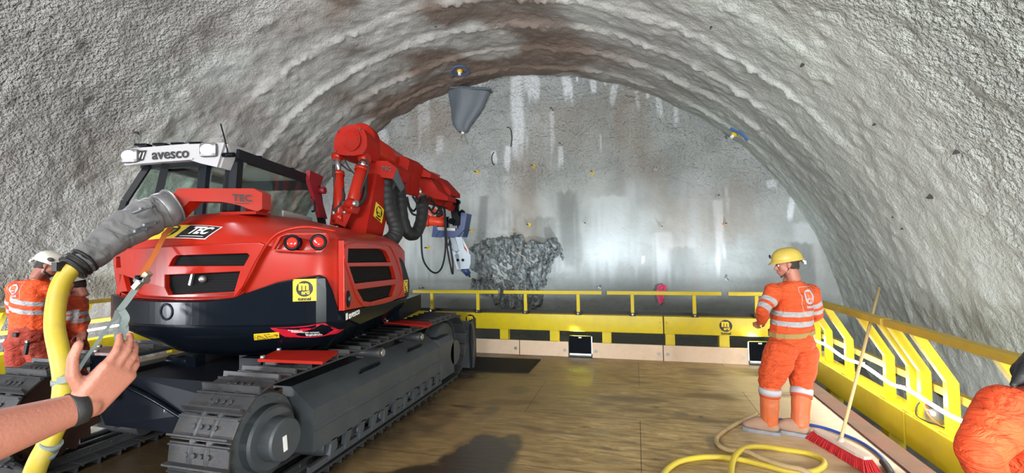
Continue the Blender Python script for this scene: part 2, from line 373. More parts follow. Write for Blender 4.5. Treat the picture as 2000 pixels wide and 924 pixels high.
FM = shotcrete('face_shotcrete', (.31, .33, .33), (.43, .46, .46), [('white', (.74, .78, .83)), ('light', (.50, .54, .56)), ('brown', (.28, .23, .185)), ('wet', (.10, .11, .105))], sc=15, dist=.05, fine=50)
xs = np.arange(-10.4, 5.0, .024); zs = np.arange(-1.3, 6.9, .024)
GX, GZ = np.meshgrid(xs, zs)
def face_y(X, Z): return FY+.05*fbm(X*.6, Z*.6, X*0, 3, 61)+.03*fbm(X*2.5, Z*4.5, X*0, 3, 63)*sstep(2.5, 4.0, Z+.5*vnoise(X*.7, Z*.7, X*0, 64))+.010*fbm(X*9, Z*9, X*0, 2, 65)
GY = face_y(GX, GZ)
def fp(u, v): p = on(u, v, 1, FY); return p.x, p.z
white = np.zeros_like(GX); light = np.zeros_like(GX); wet = np.zeros_like(GX); fbrown = np.zeros_like(GX)
rag = vnoise(GX*14, GZ*1.6, GX*0, 81); rag2 = vnoise(GX*5, GZ*2.5, GX*0, 82)
def streak(u0, v0, u1, v1, wpx, amt, arr, soft=.6):
    x0, z0 = fp(u0, v0); x1, z1 = fp(u1, v1); wd = abs(fp(u0+wpx, v0)[0]-x0)/2
    t = np.clip((z0-GZ)/max(z0-z1, .01), 0, 1); cx = x0+(x1-x0)*t
    e = np.abs(GX-cx+.03*rag2)/wd
    mk = sstep(1.15, 1.15-soft, e+.25*rag)*sstep(0, .04, (z0-GZ)/(z0-z1)+.02*rag)*sstep(1.0, .6, (z0-GZ)/(z0-z1)+.25*rag)
    np.maximum(arr, amt*mk, out=arr)
for a in [(1010, 145, 1018, 330, 30, .75), (1035, 145, 1037, 200, 40, .8), (828, 190, 830, 290, 26, .75), (745, 250, 742, 330, 22, .8), (862, 265, 858, 310, 18, .8), (1107, 148, 1112, 205, 20, .9), (1128, 150, 1128, 162, 5, .9),
          (1157, 155, 1160, 185, 12, .9), (1183, 160, 1184, 168, 5, .8), (1203, 165, 1192, 212, 14, .8), (1243, 177, 1248, 222, 12, .9), (1264, 182, 1264, 194, 5, .8), (1285, 190, 1290, 235, 16, .7), (1320, 205, 1322, 240, 9, .6),
          (1078, 216, 1080, 300, 10, .9), (1096, 284, 1097, 340, 11, .9), (966, 296, 963, 325, 12, .8), (995, 285, 992, 335, 14, .75), (925, 158, 925, 172, 45, .8), (1402, 388, 1410, 530, 20, .8), (1294, 450, 1293, 600, 36, .5),
          (1544, 385, 1545, 430, 12, .9), (1503, 352, 1505, 372, 18, .7), (1418, 364, 1420, 420, 7, .6), (1172, 262, 1173, 300, 4, .7), (1580, 430, 1570, 640, 60, .35), (1655, 590, 1640, 640, 30, .3), (1255, 500, 1255, 520, 6, .6)]:
    streak(*a, white)
for a in [(800, 300, 800, 560, 120, .6), (1000, 340, 1005, 460, 60, .75), (1190, 380, 1195, 560, 120, .8), (1360, 330, 1350, 560, 90, .6), (930, 330, 935, 450, 70, .5), (1060, 220, 1060, 340, 60, .4), (1230, 200, 1235, 540, 40, .5), (1460, 260, 1440, 480, 120, .4)]:
    streak(*a, light, 1.0)
for a in [(1105, 370, 1125, 620, 56, .55), (1060, 420, 1090, 650, 70, .45), (945, 380, 935, 520, 26, .55), (1560, 470, 1590, 660, 60, .55), (1330, 480, 1335, 620, 60, .3), (1100, 530, 1100, 660, 130, .5)]:
    streak(*a, wet, .9)
wet = np.maximum(wet, .85*sstep(1.5, .2, GZ+.5*vnoise(GX*.8, GZ*.8, GX*0, 91)))  # lower band: shade below rail level painted in along with the damp
fbrown = np.clip(.75*sstep(3.2, 5.2, GZ)*sstep(.3, -2.2, GX)*sstep(-.6, .6, fbm(GX*.6, GZ*.5, GX*0, 4, 95))+.5*sstep(.2, .9, fbm(GX*.8, GZ*.4, GX*0, 4, 96)), 0, 1)
fcoarse = .18+.82*sstep(2.6, 3.8, GZ+.7*vnoise(GX*.8, GZ*.8, GX*0, 97))
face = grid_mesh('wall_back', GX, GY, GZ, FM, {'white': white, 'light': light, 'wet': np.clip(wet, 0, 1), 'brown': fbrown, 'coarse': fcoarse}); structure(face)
FV = BVHTree.FromPolygons([v.co[:] for v in face.data.vertices], [p.vertices[:] for p in face.data.polygons])
def on_face(u, v):
    h = FV.ray_cast(EYE, ray(u, v).normalized()); return h[0], h[1]
def on_vault(u, v):
    h = BV.ray_cast(EYE, ray(u, v).normalized()); return h[0], h[1]
# ground below the platform
gxs = np.arange(-11.5, 5.5, .08); gys = np.arange(-8, 10.6, .08); QX, QY = np.meshgrid(gxs, gys)
GM = mat('gravel_ground', (.15, .14, .13), .9, var=.4, vscale=12, bump=1, bscale=25)
gr = grid_mesh('floor_ground', QX, QY, -1.0+.08*fbm(QX*1.5, QY*1.5, QX*0, 4, 99)+.5*sstep(9.2, 10.5, QY), GM, {}); structure(gr)

# exposed rock in the face
def rock_patch():
    px = [(918, 500), (935, 478), (975, 470), (1000, 463), (1018, 455), (1040, 466), (1075, 470), (1092, 485), (1088, 515), (1070, 540), (1045, 556), (1050, 590), (1020, 605), (985, 612), (940, 575), (925, 545)]
    P = [fp(*p) for p in px]; x0 = min(p[0] for p in P)-.2; x1 = max(p[0] for p in P)+.2; z0 = min(p[1] for p in P)-.2; z1 = max(p[1] for p in P)+.2
    X, Z = np.meshgrid(np.arange(x0, x1, .014), np.arange(z0, z1, .014))
    # signed distance to the outline
    D = np.full(X.shape, 9.); ins = np.zeros(X.shape, bool)
    for (ax_, az_), (bx, bz) in zip(P, P[1:]+P[:1]):
        t = np.clip(((X-ax_)*(bx-ax_)+(Z-az_)*(bz-az_))/((bx-ax_)**2+(bz-az_)**2), 0, 1)
        D = np.minimum(D, np.hypot(X-ax_-t*(bx-ax_), Z-az_-t*(bz-az_)))
        ins ^= ((az_ > Z) != (bz > Z)) & (X < (bx-ax_)*(Z-az_)/(bz-az_+1e-9)+ax_)
    S = np.where(ins, D, -D)+.16*fbm(X*3.2, Z*3.2, X*0, 4, 101, .6)
    rx = X*.8+Z*.6
    rid = np.abs(fbm(rx*3.5, Z*2-X, X*0, 4, 103, .6)); rid2 = np.abs(fbm(rx*11, Z*6, X*0, 3, 105, .6))
    edge = np.exp(-((S-.03)/.05)**2)
    h = sstep(-.02, .05, S)*(.07+.16*rid+.07*rid2-.12*sstep(.1, .5, S))+.08*edge-.06*(1-sstep(-.06, 0, S))
    Yr = face_y(X, Z)-h-.0
    m = bpy.data.materials.new('broken_rock'); m.use_nodes = True; N, L = nt(m); b = N['Principled BSDF']; b.inputs['Roughness'].default_value = .45
    tc = N.new('ShaderNodeTexCoord'); mp = N.new('ShaderNodeMapping'); mp.inputs['Rotation'].default_value = (0, .6, 0); mp.inputs['Scale'].default_value = (7, 3, 2.4); L.new(tc.outputs['Object'], mp.inputs[0])
    n = N.new('ShaderNodeTexNoise'); n.inputs['Scale'].default_value = 1.6; n.inputs['Detail'].default_value = 10; n.inputs['Roughness'].default_value = .7; n.inputs['Distortion'].default_value = 1.2; L.new(mp.outputs[0], n.inputs[0])
    r = N.new('ShaderNodeValToRGB'); e = r.color_ramp.elements; e[0].position = .36; e[0].color = (.03, .034, .038, 1); e[1].position = .66; e[1].color = (.40, .44, .45, 1); k = e.new(.5); k.color = (.17, .19, .195, 1)
    L.new(n.outputs[0], r.inputs[0]); L.new(r.outputs[0], b.inputs['Base Color'])
    bp = N.new('ShaderNodeBump'); bp.inputs['Distance'].default_value = .05; L.new(n.outputs[0], bp.inputs['Height']); L.new(bp.outputs[0], b.inputs['Normal'])
    o = grid_mesh('exposed_rock', X, Yr, Z, m, {}); tag(o, 'jagged patch of broken dark grey rock exposed in the tunnel face', 'rock')
rock_patch()

# ------------------------------------------------------------------ platform floor
def plywood():
    m = bpy.data.materials.new('worn_plywood'); m.use_nodes = True; N, L = nt(m); b = N['Principled BSDF']
    tc = N.new('ShaderNodeTexCoord'); mp = N.new('ShaderNodeMapping'); mp.inputs['Scale'].default_value = (1.6, 8, 1); L.new(tc.outputs['Object'], mp.inputs[0])
    n = N.new('ShaderNodeTexNoise'); n.inputs['Scale'].default_value = 2.2; n.inputs['Detail'].default_value = 9; n.inputs['Roughness'].default_value = .72; n.inputs['Distortion'].default_value = .6; L.new(mp.outputs[0], n.inputs[0])
    r = N.new('ShaderNodeValToRGB'); e = r.color_ramp.elements; e[0].position = .3; e[0].color = (.10, .06, .022, 1); e[1].position = .7; e[1].color = (.64, .475, .23, 1); k = e.new(.5); k.color = (.38, .26, .10, 1)
    L.new(n.outputs[0], r.inputs[0]); src = r.outputs[0]
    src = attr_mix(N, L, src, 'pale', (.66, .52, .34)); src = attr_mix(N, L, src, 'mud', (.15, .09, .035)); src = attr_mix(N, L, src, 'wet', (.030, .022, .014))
    br = N.new('ShaderNodeTexBrick'); br.offset = .5; br.inputs['Scale'].default_value = 1; br.inputs['Mortar Size'].default_value = .004; br.inputs['Mortar Smooth'].default_value = .2
    br.inputs['Brick Width'].default_value = 2.5; br.inputs['Row Height'].default_value = 1.25; br.inputs['Color1'].default_value = (1, 1, 1, 1); br.inputs['Color2'].default_value = (.86, .86, .84, 1); br.inputs['Mortar'].default_value = (.25, .2, .15, 1)
    L.new(tc.outputs['Object'], br.inputs[0])
    mx = N.new('ShaderNodeMix'); mx.data_type = 'RGBA'; mx.blend_type = 'MULTIPLY'; mx.inputs[0].default_value = 1; L.new(src, mx.inputs[6]); L.new(br.outputs[0], mx.inputs[7]); L.new(mx.outputs[2], b.inputs['Base Color'])
    a = N.new('ShaderNodeAttribute'); a.attribute_name = 'wet'; mr = N.new('ShaderNodeMapRange'); mr.inputs[3].default_value = .46; mr.inputs[4].default_value = .16; L.new(a.outputs['Fac'], mr.inputs[0])
    ma = N.new('ShaderNodeMath'); ma.operation = 'MULTIPLY_ADD'; L.new(n.outputs[0], ma.inputs[0]); ma.inputs[1].default_value = .3; L.new(mr.outputs[0], ma.inputs[2]); 
    sb = N.new('ShaderNodeMath'); sb.operation = 'SUBTRACT'; L.new(ma.outputs[0], sb.inputs[0]); sb.inputs[1].default_value = .12; L.new(sb.outputs[0], b.inputs['Roughness'])
    bp = N.new('ShaderNodeBump'); bp.inputs['Distance'].default_value = .004; bp.inputs['Strength'].default_value = .6; L.new(n.outputs[0], bp.inputs['Height']); L.new(bp.outputs[0], b.inputs['Normal'])
    return m
FX, FYY = np.meshgrid(np.arange(-8.6, 2.06, .03), np.arange(-4.0, 7.73, .03))
wetf = np.zeros_like(FX); fn = fbm(FX*3, FYY*3, FX*0, 4, 111); fn2 = fbm(FX*1.2, FYY*3.5, FX*0, 4, 112)
def blot(u, v, rx, ry, amt, arr=None):
    p = on(u, v, 2, 0); e = np.hypot((FX-p.x)/rx, (FYY-p.y)/ry)+.35*fn
    np.maximum(wetf if arr is None else arr, amt*sstep(1.1, .75, e), out=(wetf if arr is None else arr))
blot(930, 895, .42, .5, .95); blot(850, 935, .5, .3, .95); blot(995, 868, .14, .25, .8); blot(760, 950, .5, .25, .9)
for q in [(1015, 760, .12, .18, .5), (960, 800, .1, .15, .5), (1280, 795, .05, .05, .7), (1330, 808, .09, .06, .7), (1370, 815, .05, .05, .7), (1395, 865, .08, .16, .5), (1140, 745, .2, .12, .3), (1285, 722, .02, .02, .9)]: blot(*q)
wetf = np.maximum(wetf, .65*sstep(.45, 1.3, fn2+.5*fn)*sstep(.8, -1.2, FX))
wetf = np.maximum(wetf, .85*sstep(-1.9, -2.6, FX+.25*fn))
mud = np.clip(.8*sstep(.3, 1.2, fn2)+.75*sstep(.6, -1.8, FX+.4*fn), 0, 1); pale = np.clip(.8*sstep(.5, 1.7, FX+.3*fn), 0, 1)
floor = grid_mesh('floor', FX, FYY, FX*0, plywood(), {'wet': np.clip(wetf, 0, 1), 'mud': mud, 'pale': pale})
md = floor.modifiers.new('s', 'SOLIDIFY'); md.thickness = .05; md.offset = -1; structure(floor)
b = MB()
for x in np.arange(-8.2, 2, 1.45): b.beam((x, -4, -.16), (x, 7.7, -.16), .12, .2)
for x in (-7.5, -3.8, 1.6):
    for y in (-2, 2.5, 7.0): b.beam((x, y, -.26), (x, y, -1.0), .2, .2, up=(1, 0, 0))
structure(b.build('floor_frame', DGR))
# plank and strip along the right edge
b = MB().box((2.16, 1.85, -.03), (.19, 11.7, .05)); structure(b.build('trim_1', PLK))
b = MB().box((2.052, 1.85, .004), (.035, 11.7, .03)); structure(b.build('trim_2', mat('brown_strip', (.16, .07, .05), .7, var=.3)))

# ------------------------------------------------------------------ logo sticker
def logo(b, M, s, square=True, dark=SKB, ink=SKY, plate=SKY, tunnel=True):
    T = lambda x, y, z: M @ Matrix.Translation((x*s, y*s, z))
    if square: b.xf(Matrix.Identity(4)); 
    if square:
        P = [T(x, y, 0) @ V((0, 0, 0)) for x, y in ((-.5, -.5), (.5, -.5), (.5, .5), (-.5, .5))]
        b.prism(P, M.to_3x3() @ V((0, 0, .002)), plate)
    c = T(0, .06, .002) @ V((0, 0, 0)); n = M.to_3x3() @ V((0, 0, 1))
    b.cyl(c, c+n*.0015, .36*s, m=dark, n=28)
    b.text('m', T(-.03, .19, .0045), .56*s, ink, bold=.03*s, depth=.001)
    b.text('arti', T(.05, -.11, .0048), .25*s, ink, bold=.008*s, depth=.001)
    if tunnel: b.text('tunnel', T(0, -.40, .0035), .22*s, dark, bold=.008*s, depth=.001)
    return b

# ------------------------------------------------------------------ far parapet
Y0 = 7.78
def pxX(u): return on(u, 620, 1, Y0).x
def far_beam(u0, u1, stubs, label, logos=()):
    x0, x1 = pxX(u0)+.006, pxX(u1)-.006; root = emp('guard_beam', ((x0+x1)/2, Y0, 0)); c = root.location.x
    tag(root, label, 'beam', 'yellow guard beams along the far edge')
    b = MB(); b.box((0, .11, .565), (x1-x0, .22, .28), YEL, bev=.008)
    for sx in (-1, 1):
        for z in (.52, .61): b.cyl((sx*((x1-x0)/2-.04), -.002, z), (sx*((x1-x0)/2-.04), -.012, z), .012, m=YELD, n=6)
    b.build('box_beam', None, root)
    for u in stubs:
        x = pxX(u)-c; MB().box((x, .09, .175), (.15, .14, .51), YEL, bev=.006).build('support_leg', None, root)
        MB().box((x, .09, -.09), (.2, .2, .03), YEL).build('foot_plate', None, root)
    for u in logos:
        bb = MB(); logo(bb, frame((pxX(u)-c, -.001, .565), (1, 0, 0), (0, 0, 1)), .26, False); bb.build('logo_sticker', None, root)
    return root
far_beam(700, 886, (760, 850), 'yellow box beam behind the excavator blade, leftmost far segment')
far_beam(886, 1295, (983, 1081, 1184), 'long yellow box beam behind the first floodlight', (919,))
far_beam(1296, 1610, (1300+8, 1414, 1560), 'yellow box beam behind the man in the yellow helmet', (1417,))
b = MB(); b.box((0, 0, 0), (pxX(1500)-pxX(800), .03, .05)); o = b.build('cable_duct', RUB); o.location = ((pxX(1500)+pxX(800))/2, Y0+.15, .735)
tag(o, 'thin black pipe lying on top of the far yellow beams', 'pipe')
rails = [(806, 973, (843, 933), 'short yellow handrail section nearest the excavator on the far edge'), (983, 1175, (1026, 1129), 'yellow handrail section in front of the broken rock'),
         (1185, 1409, (1235, 1356), 'yellow handrail section in front of the pink ribbon'), (1422, 1600, (1478, 1570), 'yellow handrail section behind the man in the yellow helmet')]
for u0, u1, posts, lab in rails:
    x0, x1 = on(u0, 568, 1, Y0).x, on(u1, 572, 1, Y0).x; c = (x0+x1)/2; root = emp('handrail', (c, Y0+.02, .705)); tag(root, lab, 'handrail', 'yellow handrails along the far edge')
    zt = .41
    MB().box((0, 0, zt-.03), (x1-x0, .05, .06), YEL, bev=.006).build('top_rail', None, root)
    for u in posts:
        x = on(u, 590, 1, Y0).x-c; p = MB().box((x, 0, zt/2-.02), (.055, .05, zt-.05), YEL, bev=.006).build('post', None, root)
        MB().box((x, 0, .028), (.1, .1, .05), RUB, bev=.008).cyl((x, -.055, .03), (x, -.066, .03), .018, m=ALU, n=6).build('clamp', None, p)
kb = [(925, 1015, 'pale wooden kick board beside the rubber mat'), (1016, 1111, 'pale wooden kick board left of the first floodlight'), (1157, 1295, 'pale wooden kick board right of the first floodlight'), (1296, 1462, 'pale wooden kick board left of the man and the second floodlight'), (1506, 1610, 'wooden kick board hidden partly behind the man with the yellow helmet')]
for u0, u1, lab in kb:
    x0, x1 = on(u0, 690, 1, Y0-.03).x+.003, on(u1, 690, 1, Y0-.03).x-.003; root = MB().box((0, 0, .125), (x1-x0, .03, .25), BOARD, bev=.003).build('kick_board', None); root.location = ((x0+x1)/2, Y0-.045, 0)
    tag(root, lab, 'board', 'wooden kick boards along the far edge')
    for k in ((-1, 1) if x1-x0 > .9 else (1,)):
        xx = k*((x1-x0)/2-.06); MB().cyl((xx, -.015, .11), (xx, -.02, .11), .028, m=GALV).cyl((xx, -.02, .11), (xx, -.032, .11), .013, m=GALV, n=6).build('bolt', None, root)
def floodlight(u0, u1, lab, tgt):
    x0, x1 = on(u0, 672, 1, Y0-.05).x, on(u1, 672, 1, Y0-.05).x; root = emp('floodlight', ((x0+x1)/2, Y0-.045, .02)); wd = x1-x0
    tag(root, lab, 'floodlight', 'floodlights aimed at the tunnel face')
    b = MB(); b.box((0, 0, .19), (wd, .05, .30), BLK, bev=.01)
    for i in range(11): b.box((-wd/2+wd*(i+.5)/11, -.03, .18), (.008, .02, .24), BLK)
    b.box((0, -.028, .315), (.05, .004, .022), SKW); b.build('housing', None, root)
    MB().box((0, .045, .165), (wd+.014, .03, .315), FLD, bev=.008).build('lens', None, root)
    MB().box((-wd/2-.006, .0, .02), (.02, .06, .04), DGR).box((wd/2+.006, .0, .02), (.02, .06, .04), DGR).box((0, .0, .0), (wd+.03, .05, .008), DGR).build('bracket', None, root)
    flood(((x0+x1)/2, Y0+.06, .33), V(tgt)+V((0, 0, 2.6)), 105)
floodlight(1112, 1155, 'small dark floodlight under the far yellow beam, in full view', (-1.5, 10.5, 2.6))
floodlight(1463, 1505, 'small dark floodlight half hidden behind the trousers of the man', (.6, 10.5, 2.6))
floodlight(735, 775, 'floodlight glowing behind the far end of the excavator track', (-5.5, 10.5, 2.6))
b = MB(); b.prism([on(905, 726, 2, .002), on(1032, 729, 2, .002), on(1056, 703, 2, .002), on(900, 697, 2, .002)], (0, 0, .012)); o = b.build('rubber_mat', MATR); tag(o, 'dark rubber mat lying flat on the plywood by the blade', 'mat')

# ------------------------------------------------------------------ side parapets
def side_post(b, y, X, z0, sgn, m=YEL, top=1.06):   # vertical leg, cranked inward at the top
    w_ = .06
    zb = .43 if sgn > 0 else .28
    for (xa, za), (xb, zb_) in (((X, z0), (X, zb)), ((X, zb), (X-sgn*.22, top))):
        b.hexa([V((xa-.04, y-w_/2, za)), V((xa+.04, y-w_/2, za)), V((xa+.04, y+w_/2, za)), V((xa-.04, y+w_/2, za)),
                V((xb-.04, y-w_/2, zb_)), V((xb+.04, y-w_/2, zb_)), V((xb+.04, y+w_/2, zb_)), V((xb-.04, y+w_/2, zb_))], m)
def side_beam(y0, y1, X, z0, z1, sgn, label, stubs, group):
    root = emp('guard_beam', (X+sgn*.11, (y0+y1)/2, 0)); tag(root, label, 'beam', group); L_ = y1-y0
    MB().box((0, 0, (z0+z1)/2), (.22, L_-.012, z1-z0), YEL, bev=.008).build('box_beam', None, root)
    for y in stubs: MB().box((0, y-(y0+y1)/2, z0-.3), (.14, .14, .62), YEL).build('support_leg', None, root)
def side_rail(y0, y1, X, z0, sgn, posts, label, group, ztop=1.06, mid=True):
    root = emp('handrail', (X+sgn*.08, (y0+y1)/2, z0)); tag(root, label, 'handrail', group); ym = (y0+y1)/2; XX = sgn*.0
    MB().box((-sgn*.22, 0, ztop-z0+.03), (.09, y1-y0-.02, .065), YELD, bev=.006).build('top_rail', None, root)
    for y in posts:
        b = MB(); side_post(b, y-ym, 0, 0, sgn, YEL, ztop-z0); b.box((0, y-ym, .008), (.14, .12, .016), YEL); b.build('post', None, root)
    if mid: MB().box((sgn*.09, 0, .29), (.06, y1-y0-.02, .07), YELD, bev=.006).build('mid_rail', None, root)
G1 = 'yellow beams along the right edge'; G2 = 'yellow beams along the left edge'
side_beam(5.06, 7.74, 2.37, -.05, .25, 1, 'yellow box beam right of the man, far half of the right edge', (5.5, 6.9), G1)
side_beam(1.6, 5.05, 2.37, -.05, .25, 1, 'yellow box beam beside the broom, near half of the right edge', (2.2, 4.3), G1)
GR = 'cranked yellow handrails along the right edge'
side_rail(4.98, 7.7, 2.37, .25, 1, (5.05, 5.46, 6.35, 6.95, 7.35), 'cranked yellow handrail just behind the standing man, far right section', GR)
side_rail(1.7, 4.95, 2.37, .25, 1, (4.88, 4.52, 3.6, 2.6), 'cranked yellow handrail running towards the bent orange shoulder, near right section', GR)
side_beam(4.6, 7.7, -8.92, .14, .44, -1, 'yellow box beam behind the left track, far half of the left edge', (5, 7), G2)
side_beam(1.4, 4.58, -8.92, .14, .44, -1, 'yellow box beam behind the bearded worker, near half of the left edge', (2, 4), G2)
GL = 'cranked yellow handrails along the left edge'
side_rail(4.6, 7.7, -8.92, .44, -1, (5.4, 6.4, 7.4), 'cranked yellow handrail behind the second worker on the left', GL)
side_rail(1.4, 4.58, -8.92, .44, -1, (4.35, 3.3, 2.2), 'cranked yellow handrail behind the first worker at the left edge', GL)
def led(P, label, group=None):
    root = emp('led_tube_light', P[0]); tag(root, label, 'light', 'led tube lights'); P = [V(p)-V(P[0]) for p in P]
    MB().tube(P, .016, LED, n=8).build('glowing_tube', None, root)
    for p in smooth_path(P, 1)[1::2]: MB().box((p.x, p.y, p.z+.02), (.03, .03, .02), SKW).build('cable_tie', None, root)
led([(2.33, 7.5, .50), (2.34, 6.77, .53), (2.335, 6.2, .49), (2.34, 5.75, .515), (2.34, 5.2, .47), (2.335, 4.9, .50), (2.34, 4.4, .465), (2.34, 4.0, .475), (2.34, 3.2, .47), (2.34, 2.4, .48)], 'glowing white light tube tied along the right handrail posts')
led([(-8.9, 7.5, .62), (-8.91, 6.6, .60), (-8.9, 6.0, .62), (-8.91, 5.2, .60), (-8.9, 4.3, .64), (-8.9, 3.2, .62), (-8.9, 2.2, .62)], 'glowing white light tube running behind the two workers on the left')
# clamp with wires on the right beam
root = emp('junction_clamp', V((2.47, 4.76, .25))); tag(root, 'dusty junction box with orange and black wires on the near right beam', 'junction box')
MB().cyl((0, .05, .0), (0, .05, .12), .06, m=GALV, n=18, bev=.01).build('box_body', None, root)
MB().tube([(-.03, .05, .12), (-.08, .02, .16), (-.08, -.06, .08), (-.02, -.1, .02)], .007, STO, n=6).build('orange_wire', None, root)
MB().tube([(0, .05, .12), (-.06, .12, .15), (-.12, .05, .05), (-.05, -.1, .03), (0, -.1, .01)], .006, RUB, n=6).build('black_wire', None, root)
def wall_clip(u, v, u2, v2, lab):
    p, n = on_vault(u, v); q, n2 = on_vault(u2, v2); 
    if p is None: return
    b = MB(); b.beam(p, q+V((-.12, 0, 0)), .03, .12, RUB); b.box(p+V((-.04, 0, 0)), (.05, .08, .08), GALV); o = b.build('wall_bracket'); tag(o, lab, 'bracket')
wall_clip(1749, 728, 1762, 716, 'small black bracket on the wall left of the doubled posts'); wall_clip(1812, 747, 1868, 773, 'long black bracket plate on the wall behind the near right rail')

# ------------------------------------------------------------------ excavator
EX = emp('tunnel_excavator', (-3.8, 4.35, 0)); tag(EX, 'big red tunnel excavator with black tracks and folded boom', 'excavator')
EI = inv(EX)
YAW = radians(12); UF = V((-sin(YAW), cos(YAW), 0)); UR = V((cos(YAW), sin(YAW), 0)); EO = EX.location.copy()
def L3(s, t, z): return UR*s+UF*t+V((0, 0, z))             # upper carriage frame -> excavator frame
def loc(p): q = V(p)-EO; return V((q.dot(UR), q.dot(UF), q.z))
def onS(u, v, s):
    d = ray(u, v); return loc(EYE+d*((s-(EYE-EO).dot(UR))/d.dot(UR)))
def onT(u, v, t_):
    d = ray(u, v); return loc(EYE+d*((t_-(EYE-EO).dot(UF))/d.dot(UF)))
def build_ex(b, name, m=None, parent=EX, world=False, **k):
    if world: b.xf(EI)
    return b.build(name, m, parent, **k)
UM = Matrix(((UR.x, UF.x, 0, 0), (UR.y, UF.y, 0, 0), (0, 0, 1, 0), (0, 0, 0, 1)))
# ---- undercarriage (frame: x across, y along, origin at the swing centre on the floor)
TY0, TY1, TZ, TR = -1.62, 1.62, .475, .415
def track_path():
    pts = []; n = 400; Ls = TY1-TY0; total = 2*Ls+2*pi*TR
    def f(s):
        s %= total
        if s < Ls: return (TY0+s, TZ+TR, 0)
        s -= Ls
        if s < pi*TR: a = s/TR; return (TY1+TR*sin(a), TZ+TR*cos(a), -a)
        s -= pi*TR
        if s < Ls: return (TY1-s, TZ-TR, -pi)
        s -= Ls; a = s/TR; return (TY0-TR*sin(a), TZ-TR*cos(a), -pi-a)
    return f, total
TF, TT_ = track_path()
def shoe_mesh():
    b = MB(); b.box((0, 0, .008), (.5, .158, .016), TRK, bev=.003)
    b.hexa([V((-.25, -.072, .014)), V((.25, -.072, .014)), V((.25, -.050, .014)), V((-.25, -.050, .014)), V((-.25, -.067, .058)), V((.25, -.067, .058)), V((.25, -.055, .058)), V((-.25, -.055, .058))], TRK)
    b.box((0, .062, .022), (.5, .012, .014), TRK)
    for x in (-.09, -.03, .03, .09):
        b.cyl((x, .005, .014), (x, .005, .030), .016, m=TRK, n=8)
    for x in (-.07, .07): b.box((x, 0, -.03), (.03, .17, .06), TRK); b.cyl((x-.02, .06, -.03), (x+.02, .06, -.03), .024, m=TRK, n=10)
    return b
sm = None
for side, xc in (('right', 1.05), ('left', -1.05)):
    # frame: long body with roller boxes
    out = 1 if xc > 0 else -1
    cs = [(.25, .24), (.25, .40), (.262, .41), (.262, .435), (.25, .445), (.25, .575), (.04, .745), (-.16, .745), (-.20, .60), (-.20, .24)]
    y0, y1 = -1.28, 1.12
    b = MB(); b.prism([V((xc+out*x, y0, z)) for x, z in cs], (0, y1-y0, 0), DGR); 
    tf = build_ex(b, 'track_frame')
    b = MB(); b.prism([V((xc+out*x, y1+.02, z)) for x, z in [(.262, .14), (.262, .60), (.2, .66), (-.2, .66), (-.2, .14)]], (0, .42, 0), DGR)
    b.cyl((xc+out*.2, 1.62, .4), (xc+out*.262, 1.62, .4), .17, m=DGR); build_ex(b, 'idler_guard', parent=tf)
    b = MB(); b.cyl((xc-.1, TY1, TZ), (xc+.1, TY1, TZ), .34, m=DGR, n=32, bev=.02); build_ex(b, 'idler_wheel', parent=tf)
    for y in (-1.0, -.62, -.25, .12, .5, .88):
        b = MB(); b.cyl((xc-.2, y, .175), (xc+.2, y, .175), .10, m=TRK, n=18, bev=.01); b.cyl((xc+out*.2, y, .175), (xc+out*.235, y, .175), .045, m=DGR, n=12); build_ex(b, 'roller', parent=tf)
    b = MB()
    for i in range(11):
        y = -1.05+.21*i; b.prism([V((xc+out*.25, y, .25)), V((xc+out*.25, y+.07, .25)), V((xc+out*.25, y+.015, .10)), V((xc+out*.25, y-.03, .10))], (-out*.05, 0, 0), DGR)
    b.box((xc+out*.22, -.05, .105), (.03, 2.5, .05), DGR); build_ex(b, 'roller_guard', parent=tf)
    for y in (-.25, .62):
        b = MB(); b.cyl((xc-.12, y, .80), (xc+out*.24, y, .80), .055, m=TRK, n=16, bev=.006); b.cyl((xc+out*.24, y, .80), (xc+out*.255, y, .80), .035, m=GALV, n=14); b.box((xc, y, .76), (.08, .06, .06), DGR); build_ex(b, 'carrier_roller', parent=tf)
    for y in (-.35, .6):
        b = MB(); b.box((xc+out*.16, y, .66), (.012, .34, .05), BLK, R=Matrix.Rotation(out*.7, 3, 'Y')); build_ex(b, 'grab_slot', parent=tf)
    # sprocket and final drive
    b = MB(); n = 19; ring = []
    for i in range(n*2):
        a = 2*pi*i/(n*2); r_ = .385 if i % 2 else .325; ring.append((r_, a))
    b.prism([V((xc-.03, TY0+r_*cos(a), TZ+r_*sin(a))) for r_, a in ring], (.06, 0, 0), mat('rusty_sprocket', (.08, .04, .028), .6, metal=.6, var=.4) if 'rusty_sprocket' not in MATS else MATS['rusty_sprocket']); build_ex(b, 'sprocket', parent=tf)
    b = MB(); b.lathe([(.325, 0), (.325, .04), (.31, .06), (.235, .08), (.23, .14), (.212, .155), (.158, .16), (.152, .25), (.14, .265), (.02, .268)], V((xc+out*.02, TY0+.02, TZ)), (out, 0, 0), DGR, n=56, smooth=False)
    for i in range(12):
        a = 2*pi*i/12; b.cyl(V((xc+out*.06, TY0+.02+.275*cos(a), TZ+.275*sin(a))), V((xc+out*.095, TY0+.02+.275*cos(a), TZ+.275*sin(a))), .016, m=DGR, n=6)
    b.box(V((xc+out*.29, TY0+.0, TZ-.02)), (.004, .035, .11), SKW, R=Matrix.Rotation(.1, 3, 'X')); build_ex(b, 'final_drive', parent=tf)
    # track chain and shoes
    tc = build_ex(MB().tube([V((xc+s, *TF(i*TT_/90)[:2])) for i in range(90) for s in (-.07,)], .03, TRK, n=6, k=1, closed=True).tube([V((xc+.07, *TF(i*TT_/90)[:2])) for i in range(90)], .03, TRK, n=6, k=1, closed=True), 'track_chain', parent=EX)
    tc.scale = (1, 1, 1)
    NS = 55; stuff = MB()
